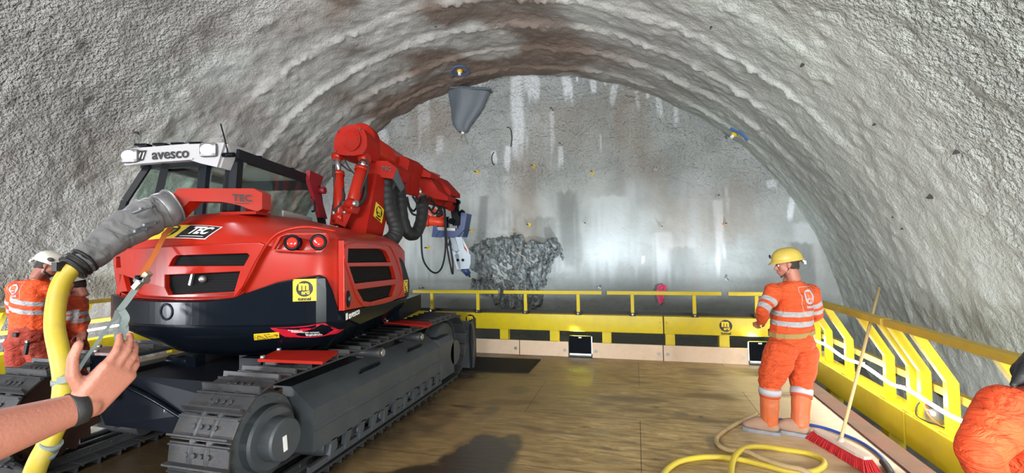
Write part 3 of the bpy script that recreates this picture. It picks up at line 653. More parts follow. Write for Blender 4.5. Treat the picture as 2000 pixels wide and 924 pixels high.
    if sm is None:
        sh = shoe_mesh().build('track_shoe', None, tc); sm = sh.data; first = sh
    for i in range(NS):
        y, z, a = TF((i+.3)*TT_/NS); M = Matrix.Translation((xc, y, z)) @ Matrix.Rotation(a, 4, 'X')
        hid = side == 'left' and z < .25
        if hid:
            i0 = len(stuff.bm.verts); stuff.bm.from_mesh(sm); stuff.bm.verts.ensure_lookup_table()
            for v in stuff.bm.verts[i0:]: v.co = M @ v.co
            continue
        if first is not None: o = first; first = None
        else: o = sh.copy(); COL.objects.link(o)
        o.parent = tc; o.matrix_local = M
    if side == 'left':
        stuff.mats = [TRK]; o = stuff.build('track_shoe', TRK, tc); o['kind'] = 'stuff'
# car body between the tracks
b = MB(); b.prism([V((-.86, -1.35, .30)), V((.86, -1.35, .30)), V((.86, -1.45, .62)), V((.60, -1.35, .76)), V((-.60, -1.35, .76)), V((-.86, -1.45, .62))], (0, 2.9, 0), CHS)
b.cyl((0, 0, .74), (0, 0, .93), .62, m=CHS, n=40, bev=.02); b.box((0, 1.0, .5), (1.7, .5, .3), CHS)
cb = build_ex(b, 'car_body')
b = MB(); P0 = V((-.08, -1.39, .5)); b.box(P0, (.06, .004, .06), SKG).box(P0+V((0, -.003, -.008)), (.03, .002, .02), SKB); build_ex(b, 'white_sticker', parent=cb)['label'] = 'small white square sticker'
b = MB(); b.tube([(-.8, -1.4, .72), (-.5, -1.44, .7), (-.2, -1.42, .6), (.3, -1.43, .42), (.6, -1.4, .34)], .02, BLK, n=8); build_ex(b, 'hydraulic_pipe', parent=cb)
b = MB(); b.cyl((-.62, -.95, .80), (-.36, -.95, .80), .055, m=BLK, bev=.01).box((-.3, -.95, .80), (.12, .1, .12), BLK); build_ex(b, 'hose_coupling', parent=cb)
# dozer blade
b = MB(); prof = [(2.25, .02), (2.33, .02), (2.38, .2), (2.40, .4), (2.36, .62), (2.28, .74), (2.20, .74), (2.28, .6), (2.31, .4), (2.28, .2)]
b.prism([V((-1.33, y, z)) for y, z in prof], (2.66, 0, 0), DGR); b.box((1.31, 2.33, .38), (.03, .22, .76), CHS).box((-1.31, 2.33, .38), (.03, .22, .76), CHS)
b.box((.5, 1.9, .4), (.12, .8, .2), CHS).box((-.5, 1.9, .4), (.12, .8, .2), CHS); db = build_ex(b, 'dozer_blade')
b = MB(); b.box((1.3268, 2.33, .62), (.004, .025, .08), SKW).box((1.3268, 2.34, .48), (.004, .012, .1), SKW); build_ex(b, 'white_mark', parent=db)
# red step plates above the tracks
def step(px, z, m, lab=None):
    P = [EI @ on(u, v, 2, z) for u, v in px]; b = MB(); b.prism(P, (0, 0, .022), m); c = sum(P, V())/len(P)
    for p in (P[0], P[1]): q = p.lerp(c, .12); b.cyl(q+V((0, 0, .02)), q+V((0, 0, .045)), .018, m=GALV, n=8)
    x = .73 if c.x > 0 else -.73
    b.beam((x, c.y, .6), (x, c.y, z+.002), .05, .22, BLK, up=(1, 0, 0)); b.box(((x+c.x)/2, c.y, z-.004), (abs(c.x-x)+.06, .2, .012), BLK)
    o = build_ex(b, 'step_plate'); 
    if lab: o['label'] = lab
step([(503, 707), (540, 689), (661, 690), (630, 712)], .985, REDD)
step([(750, 632), (772, 627), (845, 633), (836, 640)], .985, REDD)
step([(185, 694), (192, 683), (232, 681), (238, 696)], .985, mat('rusty_plate', (.16, .07, .06), .6, var=.3, dirt=(.3, .3, .3), damt=.9, dscale=10), 'rusty dust covered red step plate')

# ---- upper carriage
PL = [(1.2, .45), (1.2, -.4), (1.2, -1.25), (1.13, -1.42), (.95, -1.52), (.5, -1.58), (0, -1.56), (-.5, -1.45), (-.9, -1.26), (-1.1, -1.05), (-1.18, -.75), (-1.2, -.3), (-1.2, .45), (-.6, .6), (.2, .6), (.8, .55)]
RT = []
def rearT(s):
    P = [(-1.2, -.5), (-1.17, -.8), (-1.1, -1.05), (-.9, -1.26), (-.5, -1.45), (0, -1.56), (.5, -1.58), (.95, -1.52), (1.13, -1.42), (1.2, -1.28)]
    if not RT: RT.extend(smooth_path([V((*p, 0)) for p in P], 8))
    return float(np.interp(s, [p.x for p in RT], [p.y for p in RT]))
outl = [(p.x, p.y) for p in smooth_path([V((*p, 0)) for p in PL], 6, True)]
outl.reverse()
def ring(k, z, zf=0, cx=.1, cy=-.25):
    out = []
    for s, t in outl:
        s2, t2 = cx+(s-cx)*k, cy+(t-cy)*k; e = min(1, max(0, (s2+.1)/1.0)); e = e*e*(3-2*e)
        zq = z+zf*(t+1.5); out.append(L3(s2, t2, zq if zq < 1.93 else 1.93+(zq-1.93)*(1-.55*e)))
    return out
b = MB()
b.loft([ring(.965, 1.27), ring(.972, 1.4), ring(.972, 1.84, -.01), ring(.965, 1.90, -.03), ring(.95, 1.95, -.045), ring(.92, 2.0, -.045), ring(.86, 2.09, -.04), ring(.77, 2.17, -.03), ring(.6, 2.215, -.01), ring(.4, 2.23, 0), ring(.2, 2.24, 0)], RED)
body = build_ex(b, 'engine_hood')
HB = BVHTree.FromPolygons([v.co[:] for v in body.data.vertices], [p.vertices[:] for p in body.data.polygons])
def on_hood(u, v):
    o = EI @ EYE; h = HB.ray_cast(o, ray(u, v).normalized()); return h[0], h[1]
b = MB(); b.loft([ring(.70, .93), ring(.80, 1.02), ring(.93, 1.14), ring(.985, 1.22), ring(.99, 1.275), ring(.97, 1.29)], BLK)
skirt = build_ex(b, 'lower_skirt')
# deck towards the boom
b = MB(); b.box((0, .75, 1.12), (2.3, 1.0, .22), BLK); b.xf(UM); build_ex(b, 'front_deck')
def press(b, M, objs, far=.25):     # lay a sticker onto the surfaces it is stuck to
    vs = []; fs = []
    for o in objs:
        k = len(vs); vs += [v.co[:] for v in o.data.vertices]; fs += [[i+k for i in p.vertices] for p in o.data.polygons]
    T = BVHTree.FromPolygons(vs, fs); Mi = M.inverted(); n = (M.to_3x3() @ V((0, 0, 1))).normalized()
    bmesh.ops.triangulate(b.bm, faces=b.bm.faces[:])
    for i in range(6): bmesh.ops.subdivide_edges(b.bm, edges=[e for e in b.bm.edges if e.calc_length() > .022], cuts=1)
    for v in b.bm.verts:
        l = Mi @ v.co; h = T.ray_cast(M @ V((l.x, l.y, far)), -n, far*2)
        if h[0]: v.co = h[0]+n*(l.z*1.3+.002)
        else:
            h = T.find_nearest(M @ V((l.x, l.y, 0))); v.co = h[0]+n*(l.z*1.3+.002)
    return b
def rmap(x, y, h):   # x = s across the rear, y = height, h = out of the surface
    t = rearT(x); dt = (rearT(x+.02)-rearT(x-.02))/.04; n = V((dt, -1)).normalized()
    return L3(x+n.x*(h-.02), t+n.y*(h-.02), y)
def onR(u, v):
    t = -1.5
    for i in range(6): p = onT(u, v, t); t = rearT(p.x)
    return (p.x, p.z)
def smap(s0):
    return lambda x, y, h: L3(s0-.03+h, x, y)
CUTS = [i*.06-1.2 for i in range(41)]
# rear door panel with four openings
g1 = [(337, 519), (344, 505), (351, 499), (487, 495), (491, 499), (480, 519)]; g2 = [(329, 537), (473, 530), (462, 569), (336, 575), (329, 560)]
g3 = [(233, 502), (242, 501), (244, 522), (233, 523)]; g4 = [(230, 534), (247, 534), (256, 569), (242, 570)]
R_ = lambda P: [onR(*p) for p in P]
def inset(P, k):
    c = (sum(p[0] for p in P)/len(P), sum(p[1] for p in P)/len(P)); return [(c[0]+(p[0]-c[0])*k, c[1]+(p[1]-c[1])*k) for p in P]
door_o = R_([(225, 497), (260, 487), (345, 481), (440, 478), (510, 474), (521, 478), (500, 515), (478, 560), (462, 580), (400, 584), (320, 584), (262, 580), (237, 568)])
b = MB(); b.plate(door_o, [R_(g) for g in (g1, g2, g3, g4)], .05, rmap, RED, cuts=CUTS); door = build_ex(b, 'rear_door')
def grille(P, fn, name='grille', par=door, h=.014, vertical=True):
    b = MB(); b.plate(inset(P, 1.02), [], .008, lambda x, y, q: fn(x, y, q+.004), MATS['mesh_black'], bev=.001, cuts=CUTS)
    o = build_ex(b, name, parent=par); return o
m = mat('mesh_black', (.008, .008, .009), .7, spec=.1); N, L = nt(m); wv = N.new('ShaderNodeTexWave'); wv.bands_direction = 'Z'; wv.inputs['Scale'].default_value = 14
tcc = N.new('ShaderNodeTexCoord'); L.new(tcc.outputs['Object'], wv.inputs[0]); bpn = N.new('ShaderNodeBump'); bpn.inputs['Distance'].default_value = .004; L.new(wv.outputs[0], bpn.inputs['Height']); L.new(bpn.outputs[0], N['Principled BSDF'].inputs['Normal'])
for g in (g1, g2, g3, g4): grille(R_(g), rmap)
# mirror shaped fittings inside the lower right opening
c = onR(398, 545); b = MB(); b.sphere(rmap(c[0], c[1], .03), .03, GALV).box(rmap(c[0]-.1, c[1], .03), (.02, .02, .1), ALU, R=Matrix.Rotation(.3, 3, 'Y')); build_ex(b, 'latch', parent=door)
# tail light panel
tp = R_([(530, 489), (545, 462), (560, 456), (641, 456), (643, 474), (632, 492), (600, 493)])
b = MB(); b.plate([(p[0], p[1]) for p in tp], [inset(tp, .86)], .045, rmap, RED, bev=.012, cuts=CUTS); tlp = build_ex(b, 'tail_light_panel')
for u, v in ((573, 474), (622, 473)):
    c = onR(u, v); p = rmap(c[0], c[1], .0); q = rmap(c[0], c[1], .05); d = (q-p).normalized()
    b = MB(); b.lathe([(.065, .0), (.065, .05), (.056, .056), (.046, .05)], p, d, BLK, n=28); tl = build_ex(b, 'tail_light', parent=tlp)
    b = MB(); b.lathe([(.048, .0), (.048, .046), (.03, .058), (.0, .062)], p, d, TAIL, n=28); build_ex(b, 'red_lens', parent=tl)
# raised crease bead around the rear door
b = MB(); b.tube([rmap(*onR(u, v), .03) for u, v in [(655, 452), (610, 444), (575, 446), (545, 456), (525, 474), (508, 500), (492, 532), (476, 560), (462, 580)]], .012, RED, n=8); build_ex(b, 'panel_bead', parent=body)
# black lower panel with rising shoulder at the right
top = [(222, 575), (262, 584), (330, 588), (400, 588), (455, 583), (500, 567), (545, 551), (591, 542), (625, 538), (636, 542), (648, 568), (660, 600)]
tp = R_(top); lowz = 1.255
poly = [(-1.165, lowz)]+[(max(-1.165, min(1.17, p[0])), p[1]) for p in tp]+[(1.185, 1.30), (1.185, lowz)]
b = MB(); b.plate(poly, [], .052, rmap, BLK, bev=.008, cuts=CUTS); sw = build_ex(b, 'shoulder_panel')
b = MB(); c = onR(333, 608); b.lathe([(.07, 0), (.07, .035), (.055, .04), (.05, .03), (0, .03)], rmap(c[0], c[1], .02), rmap(c[0], c[1], .1)-rmap(c[0], c[1], 0), BLK); build_ex(b, 'round_cap', parent=sw)
# left flank (seen at a grazing angle)
b = MB(); b.plate([(-1.0, 1.3), (.4, 1.3), (.35, 1.85), (-.9, 1.85)], [[(-.8, 1.45), (-.1, 1.45), (-.1, 1.75), (-.75, 1.75)]], .04, lambda x, y, h: L3(-1.17-h, x, y), RED); build_ex(b, 'left_panel')
# right side panel with three louvre openings
S_ = lambda P: [(onS(u, v, 1.2).y, onS(u, v, 1.2).z) for u, v in P]
l1 = [(676, 486), (739, 486), (750, 491), (757, 505), (759, 512), (675, 513)]; l2 = [(678, 521), (763, 520), (770, 545), (689, 554)]; l3 = [(694, 566), (769, 556), (762, 579), (720, 590), (706, 588)]
so = S_([(667, 470), (745, 478), (766, 484), (776, 500), (794, 578), (740, 593), (668, 607)])
b = MB(); b.plate(so, [S_(l) for l in (l1, l2, l3)], .05, smap(1.2), RED); sp = build_ex(b, 'side_panel')
for l in (l1, l2, l3): 
    g = grille(S_(l), smap(1.2), par=sp); P = S_(l); z0 = min(p[1] for p in P); z1 = max(p[1] for p in P)
c = S_([(675, 584)])[0]; b = MB(); b.plate([(c[0]+.03*cos(a)*1.1, c[1]+.07*sin(a)) for a in [i*pi/8 for i in range(16)]], [], .06, smap(1.2), BLK); hd = build_ex(b, 'door_lock', parent=sp)
b = MB(); b.cyl(L3(1.23, c[0], c[1]), L3(1.245, c[0], c[1]), .022, m=DGR); build_ex(b, 'lock_cylinder', parent=hd)
# frame round the louvres, slightly raised
fo = S_([(670, 479), (742, 479), (762, 488), (782, 549), (772, 582), (718, 597), (700, 592), (684, 558)])
b = MB(); P = [L3(1.222, *q) for q in fo]; b.tube(P, .006, RED, n=8, k=4, closed=True); build_ex(b, 'panel_rim', parent=sp)
# black front corner strip
fs = S_([(778, 503), (786, 512), (796, 545), (797, 560), (795, 580), (788, 580)])
b = MB(); b.plate(fs, [], .05, smap(1.2), BLK); fcn = build_ex(b, 'corner_panel')
bb = MB(); p = onS(789, 559, 1.2); M = frame(L3(1.225, p.y, p.z), UF, (0, 0, 1)); logo(bb, M, .15); press(bb, M, [fcn]); build_ex(bb, 'logo_sticker', parent=fcn)
# side skirt wedge
ws = S_([(667, 609), (792, 583), (752, 612), (700, 634), (672, 622)])
b = MB(); b.plate(ws, [], .045, smap(1.2), BLK); wsk = build_ex(b, 'side_skirt')
p = onS(684, 615, 1.2); b = MB(); M = frame(L3(1.218, p.y, p.z+.005), UF+V((0, 0, .05)), (0, 0, 1))
b.text('avesco', M @ Matrix.Translation((.045, 0, 0)), .085, SKW, bold=.001); b.box((0, 0, 0), (.0, 0, 0)) if False else None
b.prism([M @ V(q) for q in ((-.13, -.025, 0), (-.09, -.025, 0), (-.09, .03, 0), (-.13, .03, 0))], M.to_3x3() @ V((0, 0, .001)), SKW); build_ex(b, 'maker_sticker', parent=wsk)
# rear logo sticker
c = onR(597, 566); p = rmap(c[0], c[1], .036); d = (rmap(c[0]+.08, c[1], .03)-rmap(c[0]-.08, c[1], .03)); b = MB(); M = frame(p, d, V((0, 0, 1))); logo(b, M, .175); press(b, M, [sw]); build_ex(b, 'logo_sticker', parent=sw)
# warning stickers low on the skirt
SB = BVHTree.FromPolygons([v.co[:] for v in skirt.data.vertices], [p.vertices[:] for p in skirt.data.polygons])
def low_sticker(px, name, fill, extra):
    C4 = []
    for u, v in px:
        h = SB.ray_cast(EI @ EYE, ray(u, v).normalized())
        C4.append(h[0] if h[0] else SB.find_nearest(EI @ at(u, v, 3.9))[0])
    x = C4[1]-C4[0]; c = sum(C4, V())/4; y = (C4[3]-C4[0])+(C4[2]-C4[1]); M = frame(c, x, y); Mi = M.inverted(); Q = [Mi @ q for q in C4]
    for q in Q: q.z = 0
    b = MB(); b.prism([M @ q for q in Q], M.to_3x3() @ V((0, 0, .002)), fill); extra(b, M, Q); press(b, M, [skirt], .12); build_ex(b, name, parent=skirt)
def ex1(b, M, Q):
    w_ = (Q[1]-Q[0]).length; h_ = abs(Q[3].y-Q[0].y)
    for tx, ty, t_ in ((-.18, .30, 'Aufenthalt im'), (-.02, .12, 'Gefahrenbereich verboten'), (.10, -.14, 'Do not stay in'), (.12, -.32, 'dangerous zone')):
        b.text(t_, M @ Matrix.Translation((tx*w_, ty*h_, .004)), h_*.21, SKW, bold=.0006, depth=.0004)
low_sticker([(556, 657), (672, 642), (632, 627), (528, 640)], 'warning_sticker', SKR, ex1)
def ex2(b, M, Q):
    w_ = (Q[1]-Q[0]).length; h_ = abs(Q[3].y-Q[0].y); T = lambda x, y: M @ V((x*w_, y*h_, .004))
    for p, q in (((-.42, -.3), (-.25, .3)), ((-.25, .3), (-.08, -.3)), ((-.42, -.3), (-.08, -.3)), ((0, -.4), (0, .4)), ((.08, 0), (.42, 0)), ((.34, .22), (.44, 0)), ((.44, 0), (.34, -.22)), ((.08, .3), (.2, .3)), ((.08, -.3), (.2, -.3))):
        b.beam(T(*p), T(*q), .004, .001, SKB, up=M.to_3x3() @ V((0, 0, 1)))
low_sticker([(497, 664), (546, 659), (545, 648), (496, 652)], 'caution_sticker', SKY, ex2)
# hood decal: logo square and name plate
def hood_decal():
    C4 = [on_hood(*p)[0] for p in ((290, 469), (401, 468), (434, 442), (323, 443))]
    x = (C4[1]-C4[0]); w_ = x.length; y = (C4[3]-C4[0]); M = frame(C4[0], x, y); Mi = M.inverted(); Q = [Mi @ c for c in C4]; hgt = Q[3].y; sh = Q[3].x/max(hgt, .01)
    b = MB()
    def quad(a0, a1, c0, c1, m, n=10, lift=.006):
        for i in range(n):
            for j in range(4):
                q = []
                for a, c in ((i, j), (i+1, j), (i+1, j+1), (i, j+1)):
                    yy = (c0+(c1-c0)*c/4)*hgt; xx = (a0+(a1-a0)*a/n)*w_+sh*yy; q.append(b.bm.verts.new(M @ V((xx, yy, lift))))
                f = b.bm.faces.new(q); f.material_index = b.mi(m)
    layers = []
    quad(.0, 1.0, 0, 1, SKW, lift=.003); quad(.0, .48, 0.0, 1, SKY, lift=.005); quad(.49, .985, .04, .96, SKB, lift=.005); quad(.55, .93, .14, .18, SKW, lift=.007)
    cx, cy = .27*w_+sh*.55*hgt, .55*hgt
    for r_, m_, lf in ((.44, SKB, .007), (.36, SKY, .008)):
        rr = [b.bm.verts.new(M @ V((cx+r_*hgt*1.25*cos(a)+sh*r_*hgt*sin(a)*.6, cy+r_*hgt*sin(a), lf))) for a in [2*pi*k/28 for k in range(28)]]; f = b.bm.faces.new(rr); f.material_index = b.mi(m_)
    b.text('m', M @ Matrix.Translation((cx, cy+.06*hgt, .0095)), hgt*.95, SKB, bold=.005, depth=.0004, shear=.5)
    b.text('TEC', M @ Matrix.Translation((.74*w_+sh*.58*hgt, .56*hgt, .008)), hgt*.72, SKW, bold=.004, depth=.0004, shear=.6)
    for v in b.bm.verts:
        l = (Mi @ v.co).z; h = HB.find_nearest(v.co); n = h[1] if h[1].z > 0 else -h[1]; v.co = h[0]+n*l
    build_ex(b, 'name_decal', parent=body)
hood_decal()

# ---- cab
CS0, CS1, CT0, CT1 = -1.2, -.08, -.88, .62
def cz(z): return z
cab = None
b = MB()
def bar(p, q, w_=.07, h_=.07, m=CABM, bb=None): (bb or b).beam(L3(*p), L3(*q), w_, h_, m)
zt = 2.80; zb = 2.02
pil = {'rl': ((-1.24, -.95, 2.05), (-1.16, -.93, 2.36), (-1.0, -.86, zt-.10)), 'rr': ((-.10, -.90, 2.1), (-.10, -.88, 2.4), (-.10, -.84, zt)),
       'fl': ((-1.15, .85, 1.25), (-1.15, .8, 2.0), (-1.1, .6, zt-.1)), 'fr': ((-.08, .95, 1.25), (-.08, .88, 2.1), (-.08, .66, zt-.02))}
b.prism([L3(-1.2, -.9, 1.9), L3(-.08, -.9, 1.9), L3(-.08, .95, 1.2), L3(-1.2, .95, 1.2)], (0, 0, .03), INT)
for k, P in pil.items():
    for p, q in zip(P, P[1:]): bar(p, q, *((.045, .05) if k == 'rl' else (.075, .085)))
bar((-.09, -.12, 2.1), (-.09, -.12, zt), .08, .09)
bar((-.09, -.88, zt-.01), (-.08, .68, zt-.04), .07, .10); bar((-1.08, -.82, zt-.05), (-1.1, .6, zt-.06)); bar((-1.08, -.82, zt-.08), (-.1, -.85, zt-.08)); bar((-1.1, .62, zt-.08), (-.1, .66, zt-.08), .07, .12)
bar((-.09, -.9, 2.12), (-.08, .92, 2.12), .06, .12); bar((-1.24, -.92, 2.12), (-.1, -.92, 2.12), .06, .14); bar((-1.15, .85, 1.7), (-.1, .9, 1.7), .06, .1)
bar((-.92, -.90, 2.1), (-.84, -.83, zt-.06), .13, .06); bar((-.45, -.88, 2.1), (-.43, -.83, zt-.06), .13, .05); bar((-.22, -.88, 2.1), (-.17, -.83, zt-.06), .13, .06)
cab = build_ex(b, 'cab')
b = MB(); b.beam(L3(-.075, -.1, 2.275), L3(-.075, .55, 2.24), .02, .085, WHT); build_ex(b, 'white_sill_strip', parent=cab)
def pane(P, nm='window_glass'):
    b = MB(); P = [L3(*p) for p in P]; n = (P[1]-P[0]).cross(P[2]-P[0]).normalized(); b.prism([p-n*.002 for p in P], n*.004, GLS); return build_ex(b, nm, parent=cab)
pane([(-.09, -.84, 2.18), (-.09, -.16, 2.18), (-.09, -.16, 2.74), (-.09, -.80, 2.76)]); pane([(-.09, -.07, 2.18), (-.08, .85, 2.18), (-.08, .68, 2.72), (-.09, -.07, 2.74)])
pane([(-1.2, -.90, 2.16), (-.45, -.89, 2.16), (-.44, -.84, 2.7), (-1.02, -.85, 2.7)]); pane([(-.45, -.89, 2.16), (-.14, -.89, 2.16), (-.14, -.84, 2.7), (-.44, -.84, 2.7)])
pane([(-1.15, .84, 1.75), (-.12, .9, 1.75), (-.12, .68, 2.7), (-1.08, .64, 2.7)]); pane([(-1.22, -.85, 2.1), (-1.16, .75, 2.1), (-1.1, .58, 2.7), (-1.08, -.78, 2.7)])
# roof and lamp visor
b = MB(); b.loft([[L3(-.60+(s)*k, -.08+t*q, z) for s, t in [(.49*sx, .80*sy) for sx, sy in ((-1, -1), (-.4, -1.03), (.4, -1.03), (1, -1), (1.03, 0), (1, 1), (-.0, 1.02), (-1, 1), (-1.03, 0))]] for k, q, z in ((.94, .97, zt-.02), (1, 1, zt+.0), (.98, .99, zt+.02), (.9, .93, zt+.035))], MATS.get('roof_white') or mat('roof_white', (.50, .50, .50), .5, var=.1, dirt=(.3, .28, .26), damt=.5)); build_ex(b, 'roof', parent=cab)
vz = [onT(*p, -.98) for p in ((240, 302), (262, 294), (410, 287), (462, 291), (449, 337), (425, 327), (395, 318), (262, 326), (285, 345), (250, 330))]
V1 = [(-1.10, 2.79), (-1.02, 2.84), (-.36, 2.875), (-.10, 2.86), (-.17, 2.64), (-.33, 2.68), (-.45, 2.72), (-1.0, 2.685), (-1.08, 2.68)]
b = MB(); F_ = [L3(s, -1.00-.03*z_/3, z_) for s, z_ in V1]
b.prism(F_, UF*.05, WHT)
b.prism([L3(-1.03, -1.0, 2.83), L3(-.12, -1.0, 2.86), L3(-.12, -.6, 2.875), L3(-1.0, -.6, 2.85)], (0, 0, .018), WHT)
b.prism([L3(-1.0, -1.04, 2.69), L3(-.4, -1.04, 2.715), L3(-.4, -.84, 2.74), L3(-1.0, -.84, 2.72)], (0, 0, .015), WHT)
b.prism([L3(-.10, -1.0, 2.86), L3(-.10, -.62, 2.87), L3(-.12, -.78, 2.62), L3(-.17, -1.0, 2.64)], UR*.02, WHT)
vis = build_ex(b, 'lamp_visor', parent=cab)
for s in (-.92, -.74, -.56, -.38):
    b = MB(); b.box((s, -1.0, 2.875), (.12, .07, .02), BLK, bev=.004); b.xf(UM); build_ex(b, 'vent_slot', parent=vis)
b = MB(); M = frame(L3(-.62, -1.035, 2.775), UR+V((0, 0, .03)), (0, 0, 1)); b.text('avesco', M, .135, SKB, bold=.0025)
b.prism([M @ V(q) for q in ((-.35, -.045, 0), (-.27, -.045, 0), (-.235, .05, 0), (-.315, .05, 0))], M.to_3x3() @ V((0, 0, .0015)), SKB)
for k in (0, .035): b.prism([M @ V(q) for q in ((-.318+k, -.03, .002), (-.308+k, -.03, .002), (-.286+k, .03, .002), (-.296+k, .03, .002))], M.to_3x3() @ V((0, 0, .001)), SKW)
build_ex(b, 'name_lettering', parent=vis)
for s, z_ in ((-1.01, 2.765), (-.24, 2.80)):
    c = L3(s, -1.045, z_); b = MB(); b.box((s, -1.04, z_), (.17, .05, .13), WST, bev=.03); b.xf(UM); wl = build_ex(b, 'work_lamp', parent=cab)
    b = MB(); b.sphere((s, -1.062, z_), (.066, .022, .05), LAMP); b.xf(UM); build_ex(b, 'lamp_lens', parent=wl)
    l = bpy.data.lights.new('work_lamp_beam', 'SPOT'); l.energy = 60; l.spot_size = radians(120); l.spot_blend = .6; l.shadow_soft_size = .05; l.color = (.88, .92, 1)
    o = bpy.data.objects.new('work_lamp_beam', l); COL.objects.link(o); p = EO+L3(s, -1.10, z_); o.location = p; o.rotation_euler = (-UF*1+V((0, 0, -.35))).to_track_quat('-Z', 'Y').to_euler()
b = MB(); p0 = onT(460, 307, -.9); q0 = onT(431, 242, -1.0); b.cyl(L3(-.13, -1.0, p0.z), L3(-.02, -1.0, p0.z), .022, m=BLK); b.tube([L3(p0.x, -1.0, p0.z), L3((p0.x+q0.x)/2, -1.0, (p0.z+q0.z)/2+.01), L3(q0.x, -1.0, q0.z)], .006, BLK, n=6); build_ex(b, 'antenna', parent=cab)
b = MB(); b.tube([L3(-.05, .50, 2.36), L3(-.02, .52, 2.38), L3(-.02, .50, 2.52), L3(-.05, .48, 2.54)], .012, BLK, n=8); build_ex(b, 'grab_handle', parent=cab)
b = MB()
for s, t, z_ in ((-.25, -.3, zt+.08), (-.25, .35, zt+.07)): b.tube([L3(s-.05, t, z_-.02), L3(s-.05, t, z_+.015), L3(s+.05, t, z_+.015), L3(s+.05, t, z_-.02)], .008, BLK, n=6, k=2)
build_ex(b, 'roof_bracket', parent=cab)
# seat and controls visible through the glass
b = MB(); b.box((-.56, .1, 1.55), (.5, .5, .14), INT, bev=.04).box((-.56, -.2, 1.85), (.44, .12, .62), INT, bev=.05).box((-.50, -.2, 2.26), (.20, .08, .2), INT, bev=.04); b.xf(UM); build_ex(b, 'operator_seat', parent=cab)
b = MB(); b.box((-.35, .55, 2.0), (.05, .3, .2), INT).cyl((-.4, .35, 1.7), (-.38, .45, 2.05), .02, m=INT); b.xf(UM); build_ex(b, 'control_console', parent=cab)
# dark red front guard at the far right side of the cab
fr_ = [onS(u, v, -.04) for u, v in ((600, 333), (626, 345), (622, 360), (616, 365), (634, 428), (620, 425), (598, 352))]
b = MB(); b.prism([L3(-.05, p.y, p.z) for p in fr_], UR*.05, mat('dark_red', (.22, .012, .02), .4)); build_ex(b, 'cab_guard', parent=cab)
p = onS(619, 372, -.02); b = MB(); b.cyl(L3(.0, p.y+.02, p.z), L3(.08, p.y+.02, p.z), .045, m=MATS['dark_red']); build_ex(b, 'guard_lamp', parent=cab)
# ---- support arm with red bracket on the hood
base, _ = on_hood(478, 421)
dA = 3.92
arm_px = [(512, 377), (512, 408), (503, 413), (488, 409), (470, 402), (450, 397), (430, 394), (370, 393), (341, 421), (334, 426), (322, 398), (346, 370), (352, 368), (495, 368)]
a0_, a1_ = at(512, 400, 4.14), at(322, 400, 3.76); an_ = (a1_-a0_).cross(zz)
def onArm(u, v): d = ray(u, v); return EYE+d*((a0_-EYE).dot(an_)/d.dot(an_))
b = MB(); P = [EI @ onArm(u, v) for u, v in arm_px]
b.prism(P, UF*.14, RED); arm = build_ex(b, 'hose_support_arm')
b = MB(); bp = EI @ at(480, 417, 4.16); b.box((0, 0, 0), (.34, .22, .025), REDD).box((.0, .10, .05), (.1, .06, .1), REDD); b.xf(Matrix.Translation(bp+V((0, .0, -.005))) @ UM); build_ex(b, 'arm_base_plate', parent=arm)
b = MB(); M = frame(EI @ (onArm(473, 387)-ray(473, 387)*.012), (a0_-a1_)*V((1, 1, 0)), (0, 0, 1)); b.text('TEC', M, .085, SKB, bold=.002); b.prism([M @ V(q) for q in ((-.06, -.05, 0), (.06, -.05, 0), (.06, -.044, 0), (-.06, -.044, 0))], M.to_3x3() @ V((0, 0, .002)), SKB); build_ex(b, 'arm_lettering', parent=arm)
b = MB(); hk = [EI @ at(u, v, 3.93) for u, v in ((340, 418), (352, 424), (350, 432), (341, 430), (338, 425))]; b.tube(hk, .014, RED, n=8); build_ex(b, 'hook', parent=arm)

# ---- boom
def bex(b, name, par=EX): return build_ex(b, name, parent=par, world=True)
bd = (at(880, 385, 9.6)-at(692, 270, 6.2)); bh = V((bd.x, bd.y, 0)).normalized(); bs = bh.cross(zz)   # along the boom / to its right
# lower boom: a broad tapering box
q = lambda u, v, d: at(u, v, d)
b = MB(); lb = [q(655, 462, 6.0), q(712, 452, 5.95), q(726, 452, 6.05), q(748, 398, 6.2), q(744, 330, 6.4), q(712, 335, 6.3), q(703, 350, 6.25), q(680, 420, 6.05)]
bot = [at(652, 470, 5.95), at(714, 466, 5.9), at(737, 345, 6.25), at(702, 342, 6.3)]
b.hexa([at(650, 470, 5.95), at(712, 470, 5.8), at(712, 470, 5.8)+bh*.42, at(650, 470, 5.95)+bh*.42, at(697, 340, 6.35), at(736, 340, 6.25), at(736, 340, 6.25)+bh*.5, at(697, 340, 6.35)+bh*.5], REDD)
loB = bex(b, 'lower_boom')
p = at(731, 418, 6.0); 
b = MB(); c0 = at(712, 470, 5.8); c1 = at(736, 340, 6.25); cc = c0.lerp(c1, .42)+bh*.22; nrm = (c1-c0).cross(bh).normalized(); nrm = nrm if nrm.dot(EYE-cc) > 0 else -nrm
up_ = (c1-c0).normalized(); logo(b, frame(cc+nrm*.003, up_.cross(nrm), up_), .22); bex(b, 'logo_sticker', loB)
